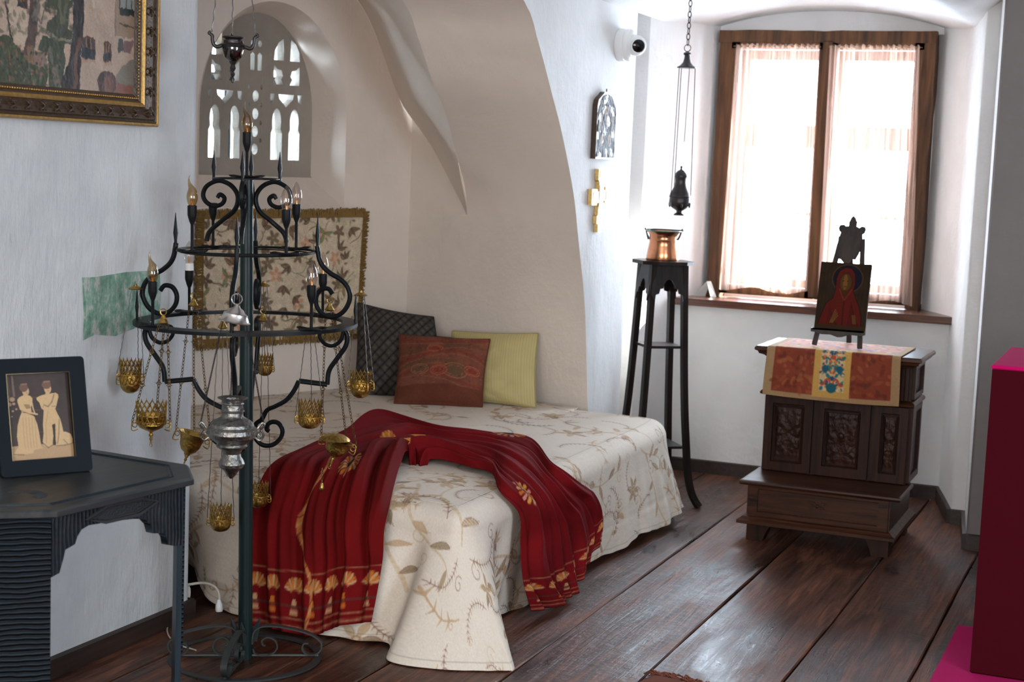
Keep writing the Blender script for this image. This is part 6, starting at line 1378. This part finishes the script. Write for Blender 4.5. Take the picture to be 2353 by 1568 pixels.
ah.poly(KL([(40, 260), (260, 330), (250, 620), (200, 750), (90, 640), (60, 480)]), (.70, .62, .54)); ah.poly(KL([(60, 180), (150, 150), (150, 300), (50, 280)]), (.66, .58, .50))
ah.poly(KL([(0, 0), (330, 0), (300, 140), (100, 130), (0, 190)]), (.34, .18, .15)); ah.poly(KL([(790, 0), (930, 0), (930, 380), (910, 600), (900, 800), (880, 1170), (660, 1150), (660, 1040), (750, 830), (780, 600), (800, 300)]), (.17, .14, .13)); ah.stroke(KL([(880, 560), (840, 720), (830, 900), (850, 1000), (810, 1150)]), .016, (.38, .26, .22))
ah.poly(KL([(300, 0), (390, 0), (390, 250), (370, 520), (330, 850), (280, 900), (200, 800), (260, 600), (280, 330)]), (.31, .23, .21)); ah.stroke(KL([(350, 20), (370, 250), (340, 380)]), .025, (.40, .37, .33)); ah.stroke(KL([(300, 750), (320, 840), (250, 860)]), .03, (.45, .35, .25))
ah.stroke(KL([(20, 260), (60, 500), (70, 600), (100, 660)]), .006, (.20, .17, .15)); ah.stroke(KL([(110, 0), (20, 220)]), .010, (.45, .38, .28)); ah.stroke(KL([(430, 490), (590, 570), (780, 590)]), .008, (.45, .43, .36)); ah.stroke(KL([(420, 420), (480, 180)]), .006, (.38, .35, .30))
ah.poly(KL([(-2000, 650), (60, 620), (200, 770), (260, 880), (500, 920), (480, 1190), (-2000, 1190)]), (.24, .25, .17)); ah.poly(KL([(330, 740), (480, 740), (490, 920), (330, 900)]), (.50, .40, .36))
for L_, c in (([(520, 700), (560, 900), (600, 1150)], (.40, .38, .34)), ([(600, 900), (650, 1150)], (.36, .38, .36)), ([(620, 100), (660, 380)], (.38, .37, .28)), ([(720, 150), (680, 380)], (.36, .36, .27))): ah.stroke(KL(L_), .012, c, .8)
for k in range(420):
    x, y = K(r_.uniform(-900, 640), r_.uniform(700, 1190)); ah.ell(x, y, .006, .004, ((.20, .28, .18), (.42, .30, .24), (.50, .36, .30), (.16, .18, .13), (.28, .34, .22))[k % 5], .8, r_.uniform(0, 3))
for k in range(520):
    x, y = K(r_.uniform(-900, 800), r_.uniform(-900, 600)); ah.ell(x, y, .005, .012, ((.22, .24, .17), (.30, .30, .22), (.14, .15, .12), (.40, .34, .28))[k % 4], .45, r_.uniform(0, 3))
ah.poly(KL([(870, 1130), (1600, 1150), (1600, 1200), (870, 1200)]), (.40, .33, .27)); ah.stroke(KL([(1280, 1165), (1600, 1165)]), .012, (.22, .28, .26)); ah.grain(.05); ah.a *= .93
nu, nv = 430, 300; U, V = np.meshgrid(np.linspace(0, 1, nu), np.linspace(0, 1, nv), indexing='ij')
P_ = np.stack([-2.920+.0005*fbm(U*30, V*20, 3, 4), 3.065+.90*U, 1.700+.62*(1-V)], -1)
grid_obj('canvas', P_, M['paint'], pt, ah.sample(np.clip(U*.899+.0035*fbm(U*9, V*6, 11, 14, 4), 0, .899), np.clip(V*.619+.005*fbm(U*9, V*6, 12, 14, 4), 0, .619)))

# ================================================================== CABLE BY THE WALL CORNER
cb = thing('power_cable', 'cream power cable with a white plug, coiled at the wall corner beside the bed', 'cable', (-2.95, 4.40, .05), world=True)
B().tube(catmull([(-2.975, 4.355, .095), (-2.93, 4.375, .104), (-2.89, 4.37, .108), (-2.86, 4.365, .102), (-2.842, 4.36, .085), (-2.836, 4.355, .065)], 6), .0048, 8).build('cord', M['cord'], cb, 60)
b = B()
for k in range(4): b.tube([(-2.982+.012*math.cos(a)+.003*k, 4.352+.006*math.sin(a)+.004*k, .060+.030*math.sin(a)) for a in np.linspace(0, 2*PI, 16, False)], .0035, 6, True)
b.tube(catmull([(-2.98, 4.36, .05), (-2.975, 4.33, .02), (-2.95, 4.26, .006), (-2.90, 4.15, .005), (-2.80, 4.05, .005), (-2.70, 4.02, .005)], 6), .0025, 6); o = b.build('coil', M['cord'], cb, 60)
b = B(); b.lathe([(0, 0), (.006, 0), (.009, .010), (.012, .016), (.013, .034), (.011, .040), (0, .040)], 12, (-2.836, 4.352, .066), (.12, -.1, -1)); pg = b.build('plug', M['white_pl'], cb, 35)
for d in (-.006, .006): B().tube([(-2.831+d, 4.348, .028), (-2.829+d, 4.346, .012)], .0018, 6).build('pin', M['silver_lid'], pg, 60)
